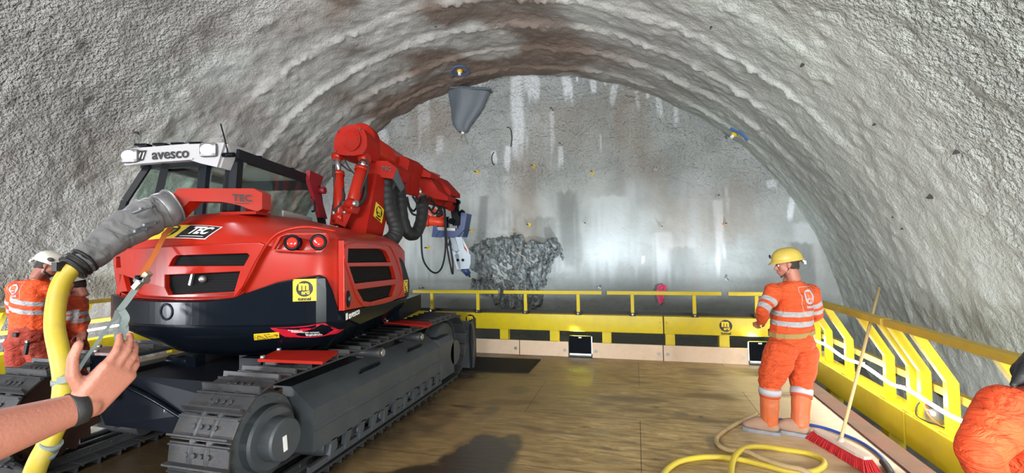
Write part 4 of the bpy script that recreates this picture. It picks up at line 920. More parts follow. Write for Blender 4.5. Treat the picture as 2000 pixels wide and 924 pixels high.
# knuckle housing: round topped drum facing the camera
kd = 6.05; kp = [(652, 298), (652, 278), (656, 262), (664, 251), (676, 245), (690, 243), (702, 246), (711, 254), (716, 266), (717, 285), (710, 301), (690, 304), (668, 303)]
b = MB(); b.slab(kp, kd, bh*.34+zz*-.06, REDD); kn = bex(b, 'boom_knuckle')
c = at(684, 273, kd); b = MB(); b.cyl(c-bh*.012, c, .155, m=REDD, n=36, bev=.006).cyl(c-bh*.018, c, .13, m=REDD, n=36)
for i in range(14): a = 2*pi*i/14; o_ = c+bs*cos(a)*.11+zz*sin(a)*.11; b.cyl(o_-bh*.026, o_-bh*.01, .008, m=REDD, n=6)
bex(b, 'bearing_cover', kn)
b = MB()
for u, v in ((656, 296), (709, 297), (704, 252), (660, 257)): o_ = at(u, v, kd); b.cyl(o_-bh*.015, o_, .014, m=DGR, n=8)
bex(b, 'cover_bolt', kn)
# flanges and telescopic upper boom tube
T0 = at(705, 278, kd+.38); T1 = at(795, 335, 7.7); td = (T1-T0).normalized()
b = MB(); b.cyl(T0-td*.08, T0+td*.02, .26, m=REDD, n=28, bev=.01).cyl(T0+td*.05, T0+td*.10, .25, m=REDD, n=28, bev=.008).cyl(T0, T1, .185, m=RED, n=28)
b.beam(T0+td*.3+zz*.17, T1+zz*.17, .10, .05, BLK); ub = bex(b, 'upper_boom_tube', EX)
b = MB(); o_ = at(722, 262, kd+.45); b.cyl(o_, o_+bs*.06, .06, m=REDD); bex(b, 'lifting_eye', ub)
# bracket with lettering
bk = [(715, 322), (742, 314), (755, 314), (776, 330), (788, 345), (789, 372), (782, 385), (768, 350), (736, 345), (716, 350)]
b = MB(); b.slab([(712, 330), (724, 314), (756, 314), (775, 328), (768, 350), (738, 345), (716, 352)], 6.35, bh*.42, REDD); tb = bex(b, 'boom_bracket')
b = MB(); sidep = [at(775, 328, 6.33), at(768, 350, 6.33), at(784, 374, 6.55), at(790, 368, 6.7), at(788, 345, 6.75)]; b.prism(sidep, bh*.05+bs*-.04, mat('smoked_panel', (.07, .09, .11), .35)); bex(b, 'side_plate', tb)
b = MB(); M = frame(at(755, 330, 6.335), at(768, 330.5, 6.335)-at(762, 330, 6.335), zz); b.text('TEC', M, .08, SKB, bold=.002); bex(b, 'lettering', tb)
# two lift cylinders
def hydcyl(p, q_, r, frac, par, name='hydraulic_cylinder', m=RED):
    p = V(p); q_ = V(q_); mid = p.lerp(q_, frac); b = MB(); b.cyl(p, mid, r, m=m, bev=.008).cyl(mid-(mid-p).normalized()*.05, mid, r*1.15, m=m).cyl(p-bs*.07, p+bs*.07, r*1.1, m=m)
    o = bex(b, name, par); b = MB(); b.cyl(mid, q_, r*.5, m=ALU).cyl(q_-bs*.06, q_+bs*.06, r*.9, m=m); bex(b, 'piston_rod', o); return o
c1_ = hydcyl(at(664, 425, 5.85), at(660, 305, 6.15), .07, .72, loB); c2_ = hydcyl(at(686, 405, 5.85), at(712, 310, 6.15), .08, .8, loB)
b = MB(); b.sphere(at(684, 398, 5.8), .075, REDD).beam(at(664, 440, 5.85), at(684, 398, 5.9), .14, .14, REDD).beam(at(655, 440, 5.9), at(660, 400, 5.95), .1, .1, REDD).cyl(at(684, 398, 5.8)-bs*.1, at(684, 398, 5.8)+bs*.1, .04, m=GALV); bex(b, 'cylinder_bracket', loB)
for pts, r in (([(652, 322, 6.0), (653, 345, 6.0), (668, 370, 5.95), (672, 385, 5.9), (664, 400, 5.85), (652, 415, 5.8)], .018), ([(700, 318, 6.1), (714, 330, 6.1), (714, 360, 6.05), (712, 385, 6.0), (700, 400, 5.9), (680, 412, 5.8)], .028), ([(652, 325, 6.0), (654, 365, 5.95), (652, 410, 5.9), (655, 430, 5.9)], .016),
               ([(672, 308, 6.2), (680, 325, 6.2), (692, 340, 6.2)], .01), ([(665, 320, 6.2), (680, 332, 6.2), (690, 336, 6.2)], .01), ([(704, 312, 6.0), (718, 316, 5.98), (716, 345, 5.98), (690, 405, 5.85)], .012)):
    b = MB(); b.tube([at(*x) for x in pts], r, RUB, n=8); bex(b, 'hydraulic_hose', loB)
for u, v, u2, v2 in ((676, 414, 668, 416), (652, 412, 652, 422), (659, 424, 660, 434)):
    b = MB(); b.cyl(at(u, v, 5.8), at(u2, v2, 5.82), .022, m=GALV, n=10); bex(b, 'hose_fitting', loB)
# big wrapped hose bundles
b = MB(); b.tube([at(*x) for x in ((755, 352, 6.55), (756, 375, 6.5), (758, 400, 6.45), (767, 425, 6.4), (774, 445, 6.35), (770, 462, 6.3), (755, 474, 6.2), (735, 485, 6.0))], lambda t: .105-.003*sin(t*90), RUB, n=16, k=10); bex(b, 'hose_bundle')
b = MB()
for i in range(9):
    u = 741+i*4; b.tube([at(u, 345, 6.5+.02*(i % 3)), at(u+1, 358, 6.5), at(751+i*1.4, 375, 6.46)], .014, RUB, n=6)
bex(b, 'bare_hose')
b = MB(); b.tube([at(*x) for x in ((778, 352, 6.85), (781, 378, 6.95), (783, 400, 7.0), (787, 430, 7.05), (797, 455, 7.1), (810, 457, 7.2), (820, 440, 7.3), (825, 415, 7.4), (823, 400, 7.45))], lambda t: .095-.003*sin(t*90), RUB, n=16, k=10); bex(b, 'hose_bundle')
# stick
b = MB(); b.slab([(764, 306), (789, 305), (800, 314), (792, 350), (790, 377), (784, 377), (775, 330)], 7.1, bh*.5, REDD); st = bex(b, 'stick')
b = MB(); b.slab([(793, 320), (800, 314), (808, 316), (806, 378), (797, 376), (789, 376)], 7.3, bh*.25, REDD); b.slab([(800, 314), (812, 321), (833, 334), (842, 340), (840, 347), (806, 343)], 7.6, bh*.3, REDD); bex(b, 'stick_frame', st)
b = MB(); b.slab([(806, 342), (830, 336), (843, 352), (856, 372), (874, 384), (875, 392), (850, 388), (806, 370)], 7.9, bh*.4, REDD); b.slab([(826, 343), (854, 345), (880, 373), (880, 381), (870, 381), (853, 365), (838, 362)], 8.3, bh*.5, REDD)
b.slab([(826, 333), (842, 335), (841, 341), (825, 339)], 7.9, bh*.4, RED); bex(b, 'stick_cover', st)
b = MB(); b.cyl(at(816, 375, 8.0), at(868, 388, 8.8), .10, m=RED).cyl(at(812, 372, 7.9), at(832, 378, 8.1), .085, m=GALV).box(at(845, 367, 8.1), (.12, .12, .1), DGR); b.beam(at(822, 385, 8.2), at(872, 402, 8.9), .16, .12, REDD); bex(b, 'stick_cylinder', st)
b = MB(); b.slab([(868, 382), (880, 380), (882, 400), (878, 412), (870, 408)], 8.9, bh*.25, REDD); bex(b, 'stick_end', st)
for pts, r in (([(826, 385, 7.6), (826, 400, 7.5), (824, 412, 7.45)], .03), ([(830, 383, 7.7), (835, 395, 7.6), (828, 410, 7.5)], .022), ([(795, 385, 7.6), (800, 405, 7.7), (808, 412, 7.8), (815, 400, 7.9), (806, 384, 8.)], .02), ([(835, 388, 8.2), (848, 396, 8.4), (843, 410, 8.5), (830, 400, 8.4)], .022),
               ([(838, 405, 8.3), (848, 418, 8.5), (858, 408, 8.6), (868, 398, 8.7)], .02), ([(790, 382, 7.5), (796, 398, 7.6), (806, 418, 7.7), (822, 420, 7.7)], .018), ([(843, 384, 8.1), (836, 400, 8.2), (830, 410, 8.1), (823, 425, 8.0), (823, 470, 8.0), (826, 505, 8.0), (838, 526, 8.1), (852, 533, 8.2), (864, 520, 8.4), (870, 485, 8.6), (869, 440, 8.7), (867, 405, 8.8)], .017),
               ([(868, 400, 8.85), (871, 440, 8.85), (873, 480, 8.85), (879, 515, 8.9), (884, 535, 8.95), (884, 510, 9.), (878, 470, 9.05)], .018), ([(812, 386, 7.7), (818, 396, 7.7), (822, 388, 7.8)], .03), ([(857, 402, 8.7), (862, 418, 8.8), (852, 420, 8.8)], .04)):
    b = MB(); b.tube([at(*x) for x in pts], r, RUB, n=8); bex(b, 'hydraulic_hose', st)
# breaker head
HD = 9.1
b = MB(); b.cyl(at(834, 431, HD), at(876, 435, HD+.1), .10, m=REDO, bev=.02, n=24).cyl(at(830, 431, HD), at(839, 431, HD), .125, m=REDO, bev=.02).beam(at(833, 408, HD), at(846, 420, HD), .12, .06, REDO).beam(at(846, 410, HD+.05), at(872, 428, HD+.1), .08, .08, REDO).cyl(at(870, 434, HD+.1), at(877, 434, HD+.1), .115, m=BLK); tc_ = bex(b, 'tilt_cylinder', EX)
b = MB()
dd = bh*.07
for poly, d in (([(874, 386), (884, 385), (886, 402), (876, 404)], 9.0), ([(886, 388), (891, 388), (895, 397), (894, 415), (898, 425), (897, 440), (884, 441), (882, 425), (880, 410), (884, 398)], 9.1), ([(895, 414), (902, 409), (906, 412), (907, 432), (900, 452), (893, 446), (892, 430)], 9.2)): b.slab(poly, d, dd, BLK)
b.cyl(at(891, 394, 9.05), at(891, 394, 9.05)+bh*.12, .055, m=BLK).cyl(at(881, 432, 9.05), at(881, 432, 9.05)+bh*.12, .06, m=BLK); bex(b, 'quick_hitch', tc_)
b = MB(); b.slab([(847, 446), (906, 449), (893, 463), (844, 463)], HD, bh*.35, BLU).slab([(846, 441), (853, 440), (858, 452), (850, 463), (843, 463)], HD-.02, bh*.05, BLU).slab([(901, 415), (912, 417), (906, 452), (903, 463), (892, 461)], HD+.05, bh*.3, BLU).slab([(853, 444), (889, 446), (889, 451), (856, 450)], HD-.03, bh*.1, GALV); bex(b, 'blue_mount', tc_)
b = MB(); b.slab([(863, 463), (871, 463), (882, 488), (896, 497), (900, 525), (892, 526), (885, 500), (872, 486)], HD+.03, bh*.06, LBL).slab([(889, 463), (902, 463), (907, 487), (919, 498), (919, 515), (916, 525), (896, 526), (888, 498), (897, 490)], HD+.03, bh*.28, LBL).slab([(870, 465), (889, 465), (897, 490), (884, 492)], HD+.15, bh*.1, LBL)
b.slab([(903, 466), (909, 487), (916, 497), (914, 488)], HD+.02, bh*.05, SKW).slab([(905, 478), (909, 488), (913, 494), (911, 486)], HD+.015, bh*.02, SKR)
brk = bex(b, 'rock_breaker', EX)
b = MB()
for u, v in ((894, 508), (904, 508)): b.cyl(at(u, v, HD+.02)-bh*.01, at(u, v, HD+.02)+bh*.01, .028, m=BLK, n=14)
bex(b, 'retainer_hole', brk)
b = MB(); b.cyl(at(906, 524, HD+.15), at(915, 536, HD+.2), .08, .06, m=BLU); b.cyl(at(911, 530, HD+.18), at(918, 541, HD+.25), .05, .015, m=DGR); bex(b, 'chisel', brk)
b = MB(); b.cyl(at(873, 462, HD+.05), at(878, 480, HD+.05), .05, m=GALV, n=12); bex(b, 'breaker_valve', brk)

# ---- coupling and yellow hose
cp = [(332, 408, 3.72), (296, 420, 3.62), (262, 440, 3.5), (225, 462, 3.38), (190, 490, 3.26), (160, 512, 3.17), (146, 522, 3.13)]
b = MB(); path = [at(*x) for x in cp]
def rcp(t): return .137-.047*min(1, max(0, (t-.12)/.8))+.004*sin(t*37)+(.014 if .2 < t < .5 else 0)
b.tube(path, rcp, CAN, n=48, k=24, path=True); root = emp('suction_hose', at(146, 522, 3.13)); RI = inv(root); b.xf(RI)
tag(root, 'thick yellow hose hanging from a grey wrapped coupling beside the excavator', 'hose')
b.bm.verts.ensure_lookup_table()
for v in b.bm.verts:
    n = noise.noise(v.co*6)*.03+noise.noise(v.co*16)*.014+abs(noise.noise(v.co*26))*.012; v.co += V((n, n*.3, n))
cpo = b.build('canvas_wrap', None, root)
b = MB(); a_ = at(338, 403, 3.74); c_ = at(312, 413, 3.66); d_ = (c_-a_).normalized(); b.cyl(a_-d_*.0, c_, .137, .142, m=WST, n=36, bev=.01).cyl(a_+d_*.0, a_+d_*.012, .15, m=WST, n=36); b.xf(RI); cu = b.build('metal_collar', None, root)
for u, v, d in ((293, 405, 3.45), (283, 448, 3.33), (300, 436, 3.42)):
    b = MB(); p = at(u, v, d); b.beam(p, p+d_*.12, .045, .015, DGR).cyl(p-bs*.03, p+bs*.03, .010, m=DGR).box(p+d_*.06+V((0, 0, .010)), (.022, .022, .022), WST); b.xf(RI); b.build('latch_clamp', None, cu)
b = MB(); e = at(148, 520, 3.13); f_ = at(175, 502, 3.2); g_ = (e-f_).normalized(); b.cyl(e-g_*.08, e+g_*.03, .088, m=RUB, n=24, bev=.01)
for i in range(3): b.cyl(e-g_*(.07-.04*i), e-g_*(.055-.04*i), .098, m=RUB, n=24)
b.box(e+V((-.03, -.08, 0)), (.05, .05, .06), RUB); b.xf(RI); b.build('rubber_clamp', None, root)
b = MB(); hp = [at(*x) for x in ((150, 520, 3.13), (132, 535, 3.1), (117, 562, 3.06), (109, 600, 3.02), (107, 640, 2.98), (114, 680, 2.93), (121, 715, 2.9), (124, 750, 2.88), (120, 790, 2.84), (110, 830, 2.8), (92, 870, 2.76), (72, 910, 2.72))]
hp += [V((hp[-1].x-.12, hp[-1].y-.02, .25)), V((hp[-1].x-.3, hp[-1].y-.1, .075)), V((hp[-1].x-.7, hp[-1].y-.4, .06)), V((hp[-1].x-1.3, hp[-1].y-1.2, .06))]
b.tube(hp, .0535, YHS, n=22, k=10); b.xf(RI); yh = b.build('hose_body', None, root)
for u, v, dd_ in ((123, 745, 2.885), (98, 868, 2.765), (88, 885, 2.75)):
    p = at(u, v, dd_); b = MB(); ax_ = at(u-(6 if v > 800 else 0), v+10, dd_)-p; b.cyl(p-ax_*.5, p+ax_*.5, .0575, m=STG, n=22); b.xf(RI); b.build('binding_tape', None, yh)
# ratchet strap
root = emp('ratchet_strap', at(337, 440, 3.8)); RI = inv(root); tag(root, 'orange and grey ratchet strap hanging from the red arm hook', 'strap')
def band(P, wd, m, name, par=root, th=.004):
    P = smooth_path(P, 6); rings = []
    for i, p in enumerate(P):
        d = (P[min(i+1, len(P)-1)]-P[max(i-1, 0)]).normalized(); s = d.cross(p-EYE).normalized(); n = s.cross(d)
        rings.append([p-s*wd/2-n*th, p+s*wd/2-n*th, p+s*wd/2+n*th, p-s*wd/2+n*th])
    b = MB(); b.loft(rings, m, smooth=False); b.xf(RI); return b.build(name, None, par)
band([at(333, 445, 3.78), at(320, 462, 3.66), at(300, 500, 3.55), at(277, 538, 3.45)], .035, STO, 'orange_webbing')
b = MB(); b.tube([at(345, 428, 3.88), at(340, 436, 3.84), at(336, 444, 3.8)], .008, ALU, n=8); b.xf(RI); b.build('steel_hook', None, root)
b = MB(); p = at(277, 547, 3.43); qv = (at(291, 533, 3.43)-at(262, 565, 3.43)); b.beam(at(264, 563, 3.43), at(291, 533, 3.43), .05, .035, mat('ratchet_zinc', (.55, .52, .36), .4, metal=.5)).cyl(p-bs*.05, p+bs*.05, .028, m=GALV).beam(at(272, 540, 3.42), at(280, 545, 3.40), .06, .02, BLK); b.xf(RI); b.build('ratchet', None, root)
band([at(266, 562, 3.43), at(250, 585, 3.42), at(233, 607, 3.4)], .042, STG, 'grey_webbing')
band([at(233, 607, 3.4), at(230, 622, 3.4), at(240, 630, 3.38), at(243, 645, 3.38), at(236, 660, 3.38), at(243, 678, 3.38)], .05, STG, 'loose_loop')
band([at(238, 607, 3.39), at(246, 622, 3.37), at(238, 640, 3.37), at(230, 655, 3.37), at(236, 672, 3.37)], .045, STG, 'loose_loop')
band([at(233, 607, 3.4), at(200, 655, 3.2), at(168, 700, 3.05), at(146, 735, 2.9)], .022, STG, 'thin_webbing')
band([at(146, 735, 2.84), at(124, 742, 2.80), at(107, 745, 2.86)], .04, STG, 'tie_webbing')

# ------------------------------------------------------------------ hoses on the floor
def floorhose(px, r, m, lab, name, k=10, cat='hose', z=None):
    P = [on(u, v, 2, r+.002) for u, v in px]; 
    if z: P = [V((p.x, p.y, r+zz_)) for p, zz_ in zip(P, z)]
    b = MB(); o0 = P[0].copy(); b.tube([p-o0 for p in P], r, m, n=10, k=k); o = b.build(name); o.location = o0; return tag(o, lab, cat)
h1 = floorhose([(1478, 808), (1462, 817), (1440, 827), (1415, 842), (1400, 856), (1404, 870), (1425, 880), (1455, 890), (1490, 905), (1530, 919), (1565, 927), (1590, 932)], .021, TANH, 'dirty tan air hose bent in a hook beside the boots', 'air_hose', z=[.003]*7+[.04]*2+[.04]*2+[.003])
floorhose([(1290, 935), (1305, 915), (1330, 900), (1370, 893), (1410, 893), (1450, 898), (1490, 908), (1540, 920), (1585, 921), (1608, 910), (1605, 897), (1575, 885), (1530, 878), (1490, 877), (1460, 884), (1440, 896), (1430, 912), (1428, 935)], .023, YHS, 'yellow air hose coiled in loops on the plywood', 'air_hose', z=[0]*13+[.02, .045, .045, .02, 0])
floorhose([(1513, 818), (1535, 821), (1572, 828), (1610, 836), (1645, 848), (1680, 863), (1712, 884), (1732, 905), (1748, 930)], .014, BLH, 'blue hose curving past the red broom', 'hose')
floorhose([(1724, 902), (1734, 914), (1742, 928)], .026, RUB, 'short black hose coupling beside the blue hose', 'hose_coupling', cat='coupling')
# broom
p0 = on(1640, 868, 2, .09); p1 = at(1717, 562, 4.72); root = emp('broom', V((p0.x, p0.y, 0))); RI = inv(root); tag(root, 'wide broom with red bristles and long wooden handle on the plywood', 'broom')
b = MB(); b.tube([p0, p1], .014, WOODH, n=12, k=1); b.xf(RI); b.build('handle', None, root)
ha, hb = on(1594, 845, 2, .07), on(1695, 902, 2, .07); hd_ = (hb-ha).normalized(); hw = hd_.cross(zz)
b = MB(); rings = []
for i in range(9):
    t = i/8; c = ha.lerp(hb, t); wv_ = .045 if 0 < i < 8 else .03; rings.append([c-hw*wv_+zz*.015, c+hw*wv_+zz*.015, c+hw*wv_+zz*.04, c-hw*wv_+zz*.04])
b.loft(rings, mat('broom_head_wood', (.50, .40, .34), .7, var=.15), smooth=False); b.cyl(p0-zz*.01, p0+(p1-p0).normalized()*.06, .022, m=MATS['broom_head_wood']); b.xf(RI); b.build('broom_head', None, root)
b = MB(); n = 60
for i in range(n):
    for j in range(6):
        c = ha.lerp(hb, (i+.5)/n)+hw*(-.036+.0144*j); sp_ = hd_*((i/n-.5)*.10)+hw*((j-2.5)*.012)+V((random.uniform(-.008, .008), random.uniform(-.008, .008), 0))
        b.cyl(c+zz*.016, V((c.x+sp_.x, c.y+sp_.y, .002)), .004, .0065, m=BRR, n=4)
b.xf(RI); b.build('bristles', None, root)['kind'] = 'stuff'

# ------------------------------------------------------------------ things on the face and lining
bolts = [(932, 337, 'yellow capped rock bolt right of the excavator head, upper left of the face', 'y'), (1042, 325, 'yellow rock bolt below the long curved crack', 'y'), (1157, 337, 'rock bolt with three fanned shadows, centre of the face', 'y'), (1281, 330, 'rock bolt with two shadow streaks in a V, upper right of the face', 'w'),
         (1033, 439, 'yellow and white rock bolt just above the broken rock', 'y'), (1144, 436, 'small pale rock bolt right of the broken rock', 'w'), (1292, 443, 'rock bolt in a pale ring above the broad white drip', 'w'), (1415, 437, 'orange rusty rock bolt beside the long white streak', 'o'),
         (1401, 383, 'dark bolt stub at the head of the long white streak', 'd'), (920, 450, 'bright yellow rock bolt beside the blue breaker mount', 'y'), (837, 484, 'yellow rock bolt left of the light blue breaker', 'y'), (1418, 544, 'rock bolt with one long slanted shadow beside the helmet', 'w'),
         (1079, 215, 'dark bolt stub high on the face above a white streak', 'd'), (1096, 283, 'dark bolt stub above the middle white streak', 'd'), (1172, 562, 'dark bolt stub just above the far handrail', 'd'), (826, 562, 'bolt half hidden by the short handrail beside the excavator', 'd'), (968, 542, 'white tipped bolt end inside the broken rock', 'w'), (939, 548, 'small white bolt end at the lower left of the broken rock', 'w')]
PBT = mat('pale_plate', (.42, .42, .38), .7)
ORB = mat('rust_orange', (.5, .22, .06), .7)
for u, v, lab, kd_ in bolts:
    p, n = on_face(u, v)
    if p is None: continue
    p = p+V((0, -.09 if 930 < u < 970 and v > 500 else 0, 0))
    root = emp('rock_bolt', p); tag(root, lab, 'bolt', 'rock bolts in the tunnel face')
    mm = {'y': SKY, 'w': PBT, 'o': ORB, 'd': DGR}[kd_]
    MB().cyl((0, .08, 0), (0, -.21, .0), .018, m=DGR, n=10).build('rod', None, root)
    if kd_ != 'd': MB().box((0, -.005, 0), (.075, .02, .075), mm, R=Matrix.Rotation(.5, 3, 'Y'), bev=.004).cyl((0, -.01, 0), (0, -.05, 0), .028, .022, m=mm, n=6).build('bearing_plate', None, root)
    MB().cyl((0, -.08, 0), (0, -.12, 0), .03, m=GALV if kd_ != 'y' else SKY, n=6).build('nut', None, root)
for u, v, lab in ((898, 137, 'yellow bolt in a blue sprayed ring on the crown of the lining'), (1435, 261, 'pale yellow bolt with blue paint beside the right edge of the face')):
    p, n = on_vault(u, v)
    n = n if n.dot(EYE-p) > 0 else -n
    root = emp('anchor_bolt', p); tag(root, lab, 'bolt', 'marked bolts in the lining'); MB().cyl(-n*.03, n*.12, .035, m=SKW, n=12).build('rod', None, root)
    MB().cyl(-n*.0, n*.05, .07, .06, m=SKY, n=8).build('nut', None, root)
    b = MB(); pts = []
    for i in range(18):
        a = 2*pi*i/18; rr_ = 16 if u == 898 else 0
        if rr_:
            q_, n_ = on_vault(u+rr_*cos(a)*(1+.15*sin(3*a)), v+9.5*sin(a))
            if q_: pts.append(q_-root.location+n*.012)
    if pts: b.tube(pts, .018, BPT, n=6, k=2, closed=True, flat=1)
    else:
        L2 = [on_vault(*x)[0] for x in ((1427, 251), (1436, 254), (1446, 258), (1455, 266), (1460, 273))]; b.tube([x-root.location+n*.005 for x in L2 if x], .035, BPT, n=6)
    b.build('blue_mark', None, root)
# grey membrane pocket
p, n = on_face(910, 210); root = emp('drip_membrane', V((p.x, FY-.12, p.z))); tag(root, 'grey membrane pocket hanging at the top left of the face', 'membrane')
px = [(868, 174), (960, 177), (952, 196), (941, 221), (928, 233), (920, 250), (912, 258), (896, 257), (884, 246), (880, 220), (877, 192)]
cx_, cz_ = 905, 205; b = MB(); top_ = []
rows = [(174, 868, 960), (181, 875, 957), (195, 877, 951), (212, 880, 944), (228, 881, 932), (243, 883, 921), (252, 890, 916), (259, 896, 912)]
rings = []
for v_, a0, a1 in rows:
    row = []
    for j in range(25):
        t = j/24; s_ = on(a0+(a1-a0)*t, v_, 1, FY-.12); bulge = (.20*sin(pi*t)**.7)*(1.1-.5*(v_-174)/85)+.035*sin(t*11+v_*.02); row.append(s_+V((0, -bulge+(.03 if j % 2 else 0), 0)))
    for j in range(25): row.append(row[24-j]+V((0, .02, 0))) if j == 0 else row.append(row[24-j]+V((0, .012, 0)))
    rings.append(row)
b.loft(rings, TARP, smooth=True); b.xf(inv(root)); b.build('sheet', None, root)
b = MB(); P = [on(u, v, 1, FY-.16) for u, v in ((866, 174), (960, 178))]; b.beam(P[0], P[1], .30, .03, TARP); b.xf(inv(root)); b.build('top_bar', None, root)
b = MB(); P0 = on(904, 258, 1, FY-.15); b.cyl(P0+V((0, 0, .04)), P0-V((0, 0, .05)), .04, m=SKW, n=12); b.xf(inv(root)); b.build('outlet', None, root)
for k, pts in enumerate((((903, 260), (899, 270), (904, 282)), ((905, 260), (908, 272), (914, 284)), ((902, 262), (909, 270), (910, 280)))):
    b = MB(); b.tube([on(u, v, 1, FY-.08+.02*k) for u, v in pts], .012, mat('tube_grey%d' % k, (.3, .3, .28), .6) if 'tube_grey%d' % k not in MATS else None, n=6); b.xf(inv(root)); b.build('drain_cord', None, root)
# pink ribbon
p, n = on_face(1291, 566); root = emp('marker_ribbon', p+V((0, -.03, 0))); tag(root, 'crumpled pink marker ribbon hanging behind the far handrail', 'ribbon'); RI = inv(root)
for pts in (((1284, 562), (1290, 558), (1300, 560), (1296, 570), (1285, 575)), ((1282, 570), (1287, 585), (1290, 594)), ((1292, 565), (1290, 580), (1294, 592)), ((1283, 575), (1296, 580), (1288, 588)), ((1298, 560), (1284, 568), (1297, 574))):
    band([on(u, v, 1, FY-.08+random.uniform(-.03, .03)) for u, v in pts], .05, PINK, 'ribbon_loop', root)
# curved cracks / spacer loops on the face
CRK = mat('crack_dark', (.05, .045, .04), .9)
for pts, lab in ((((990, 249), (997, 252), (1000, 270), (998, 287)), 'long curved dark rebar end left of the tall white streak'), (((965, 297), (961, 306), (962, 318), (966, 323)), 'short curved dark rebar end above the pale spill')):
    b = MB(); P = [on_face(u, v)[0]+V((0, -.01, 0)) for u, v in pts]; o0 = P[0]; b.tube([q_-o0 for q_ in P], .014, CRK, n=6); o = b.build('rebar_end'); o.location = o0; tag(o, lab, 'rebar')
# dark drainage points in the lining
spk = [(1818, 383, 'largest dark triangular anchor tip on the right lining', .15), (1762, 446, 'dark anchor tip below and left of the largest one', .08), (1744, 424, 'smallest dark anchor tip on the right lining', .06), (1389, 52, 'dark anchor tip high on the right of the crown', .12), (1568, 125, 'dark anchor tip on the upper right lining beside a nub', .13), (1708, 242, 'dark anchor tip left of the coarse sprayed zone', .09),
       (1868, 295, 'long dark anchor tip within the coarse sprayed zone', .14), (267, 258, 'dark anchor tip above the left cab lamp', .15), (100, 32, 'dark anchor tip at the upper left of the lining', .08), (851, 51, 'dark anchor tip on the ridge left of the crown', .08)]
for u, v, lab, s_ in spk:
    p, n = on_vault(u, v)
    if p is None: continue
    n = n if n.dot(EYE-p) > 0 else -n
    x = n.orthogonal().normalized(); y = n.cross(x); b = MB()
    s_ *= .62; x = n.cross(zz).normalized(); P = [x*s_*.6+zz*-.3*s_, zz*s_*.5-x*.1*s_, -x*s_*.5-zz*.4*s_]
    v3 = [b.bm.verts.new(q_) for q_ in P]+[b.bm.verts.new(n*s_*.6)]+[b.bm.verts.new(-n*.03)]
    for f in ((0, 1, 3), (1, 2, 3), (2, 0, 3), (1, 0, 4), (2, 1, 4), (0, 2, 4)): b.bm.faces.new([v3[i] for i in f])
    b.mats = [CRK]; o = b.build('anchor_tip', CRK); o.location = p; tag(o, lab, 'anchor', 'dark anchor tips in the lining')
# ------------------------------------------------------------------ people
def cloth(name, col, bands, bcol=(.40, .40, .43), rough=.75, second=None):
    m = bpy.data.materials.new(name); m.use_nodes = True; N, L = nt(m); b = N['Principled BSDF']; b.inputs['Roughness'].default_value = rough
    tc = N.new('ShaderNodeTexCoord'); P = tc.outputs['Object']
    def vm(op, a, bb): n = N.new('ShaderNodeVectorMath'); n.operation = op; (L.new(a, n.inputs[0])); (L.new(bb, n.inputs[1]) if hasattr(bb, 'node') else setattr(n.inputs[1], 'default_value', bb)); return n
    def ma(op, a, bb=None, c=None):
        n = N.new('ShaderNodeMath'); n.operation = op
        for i, x in enumerate((a, bb, c)):
            if x is None: continue
            if hasattr(x, 'node'): L.new(x, n.inputs[i])
            else: n.inputs[i].default_value = x
        return n.outputs[0]
    tot = None
    for p, ax_, t, hw_, rmax in bands:
        ax_ = V(ax_).normalized(); s = vm('SUBTRACT', P, tuple(p)).outputs[0]; dt = vm('DOT_PRODUCT', s, tuple(ax_)).outputs['Value']
        inb = ma('COMPARE', dt, t, hw_); sq = vm('DOT_PRODUCT', s, s).outputs['Value']; r2 = ma('SUBTRACT', sq, ma('MULTIPLY', dt, dt)); k = ma('MULTIPLY', inb, ma('LESS_THAN', r2, rmax*rmax))
        tot = k if tot is None else ma('MAXIMUM', tot, k)
    n = N.new('ShaderNodeTexNoise'); n.inputs['Scale'].default_value = 7; n.inputs['Detail'].default_value = 6; L.new(P, n.inputs[0])
    mx = N.new('ShaderNodeMix'); mx.data_type = 'RGBA'; mx.inputs[6].default_value = (*[c*.8 for c in col], 1); mx.inputs[7].default_value = (*[min(1, c*1.12) for c in col], 1); L.new(n.outputs[0], mx.inputs[0]); src = mx.outputs[2]
    if tot is not None:
        m2 = N.new('ShaderNodeMix'); m2.data_type = 'RGBA'; L.new(tot, m2.inputs[0]); L.new(src, m2.inputs[6]); m2.inputs[7].default_value = (*bcol, 1); src = m2.outputs[2]
    L.new(src, b.inputs['Base Color'])
    n3 = N.new('ShaderNodeTexNoise'); n3.inputs['Scale'].default_value = 11; n3.inputs['Detail'].default_value = 3; n3.inputs['Distortion'].default_value = 1.5
    mp = N.new('ShaderNodeMapping'); mp.inputs['Scale'].default_value = (1, 1, 2.2); L.new(P, mp.inputs[0]); L.new(mp.outputs[0], n3.inputs[0])
    bp = N.new('ShaderNodeBump'); bp.inputs['Distance'].default_value = .035; bp.inputs['Strength'].default_value = .8; L.new(n3.outputs[0], bp.inputs['Height']); L.new(bp.outputs[0], b.inputs['Normal'])
    return m
def madd(b, o, M):
    me = bpy.data.meshes.new('x'); o.bm.to_mesh(me); me.transform(M); b.bm.from_mesh(me); bpy.data.meshes.remove(me); o.bm.free()
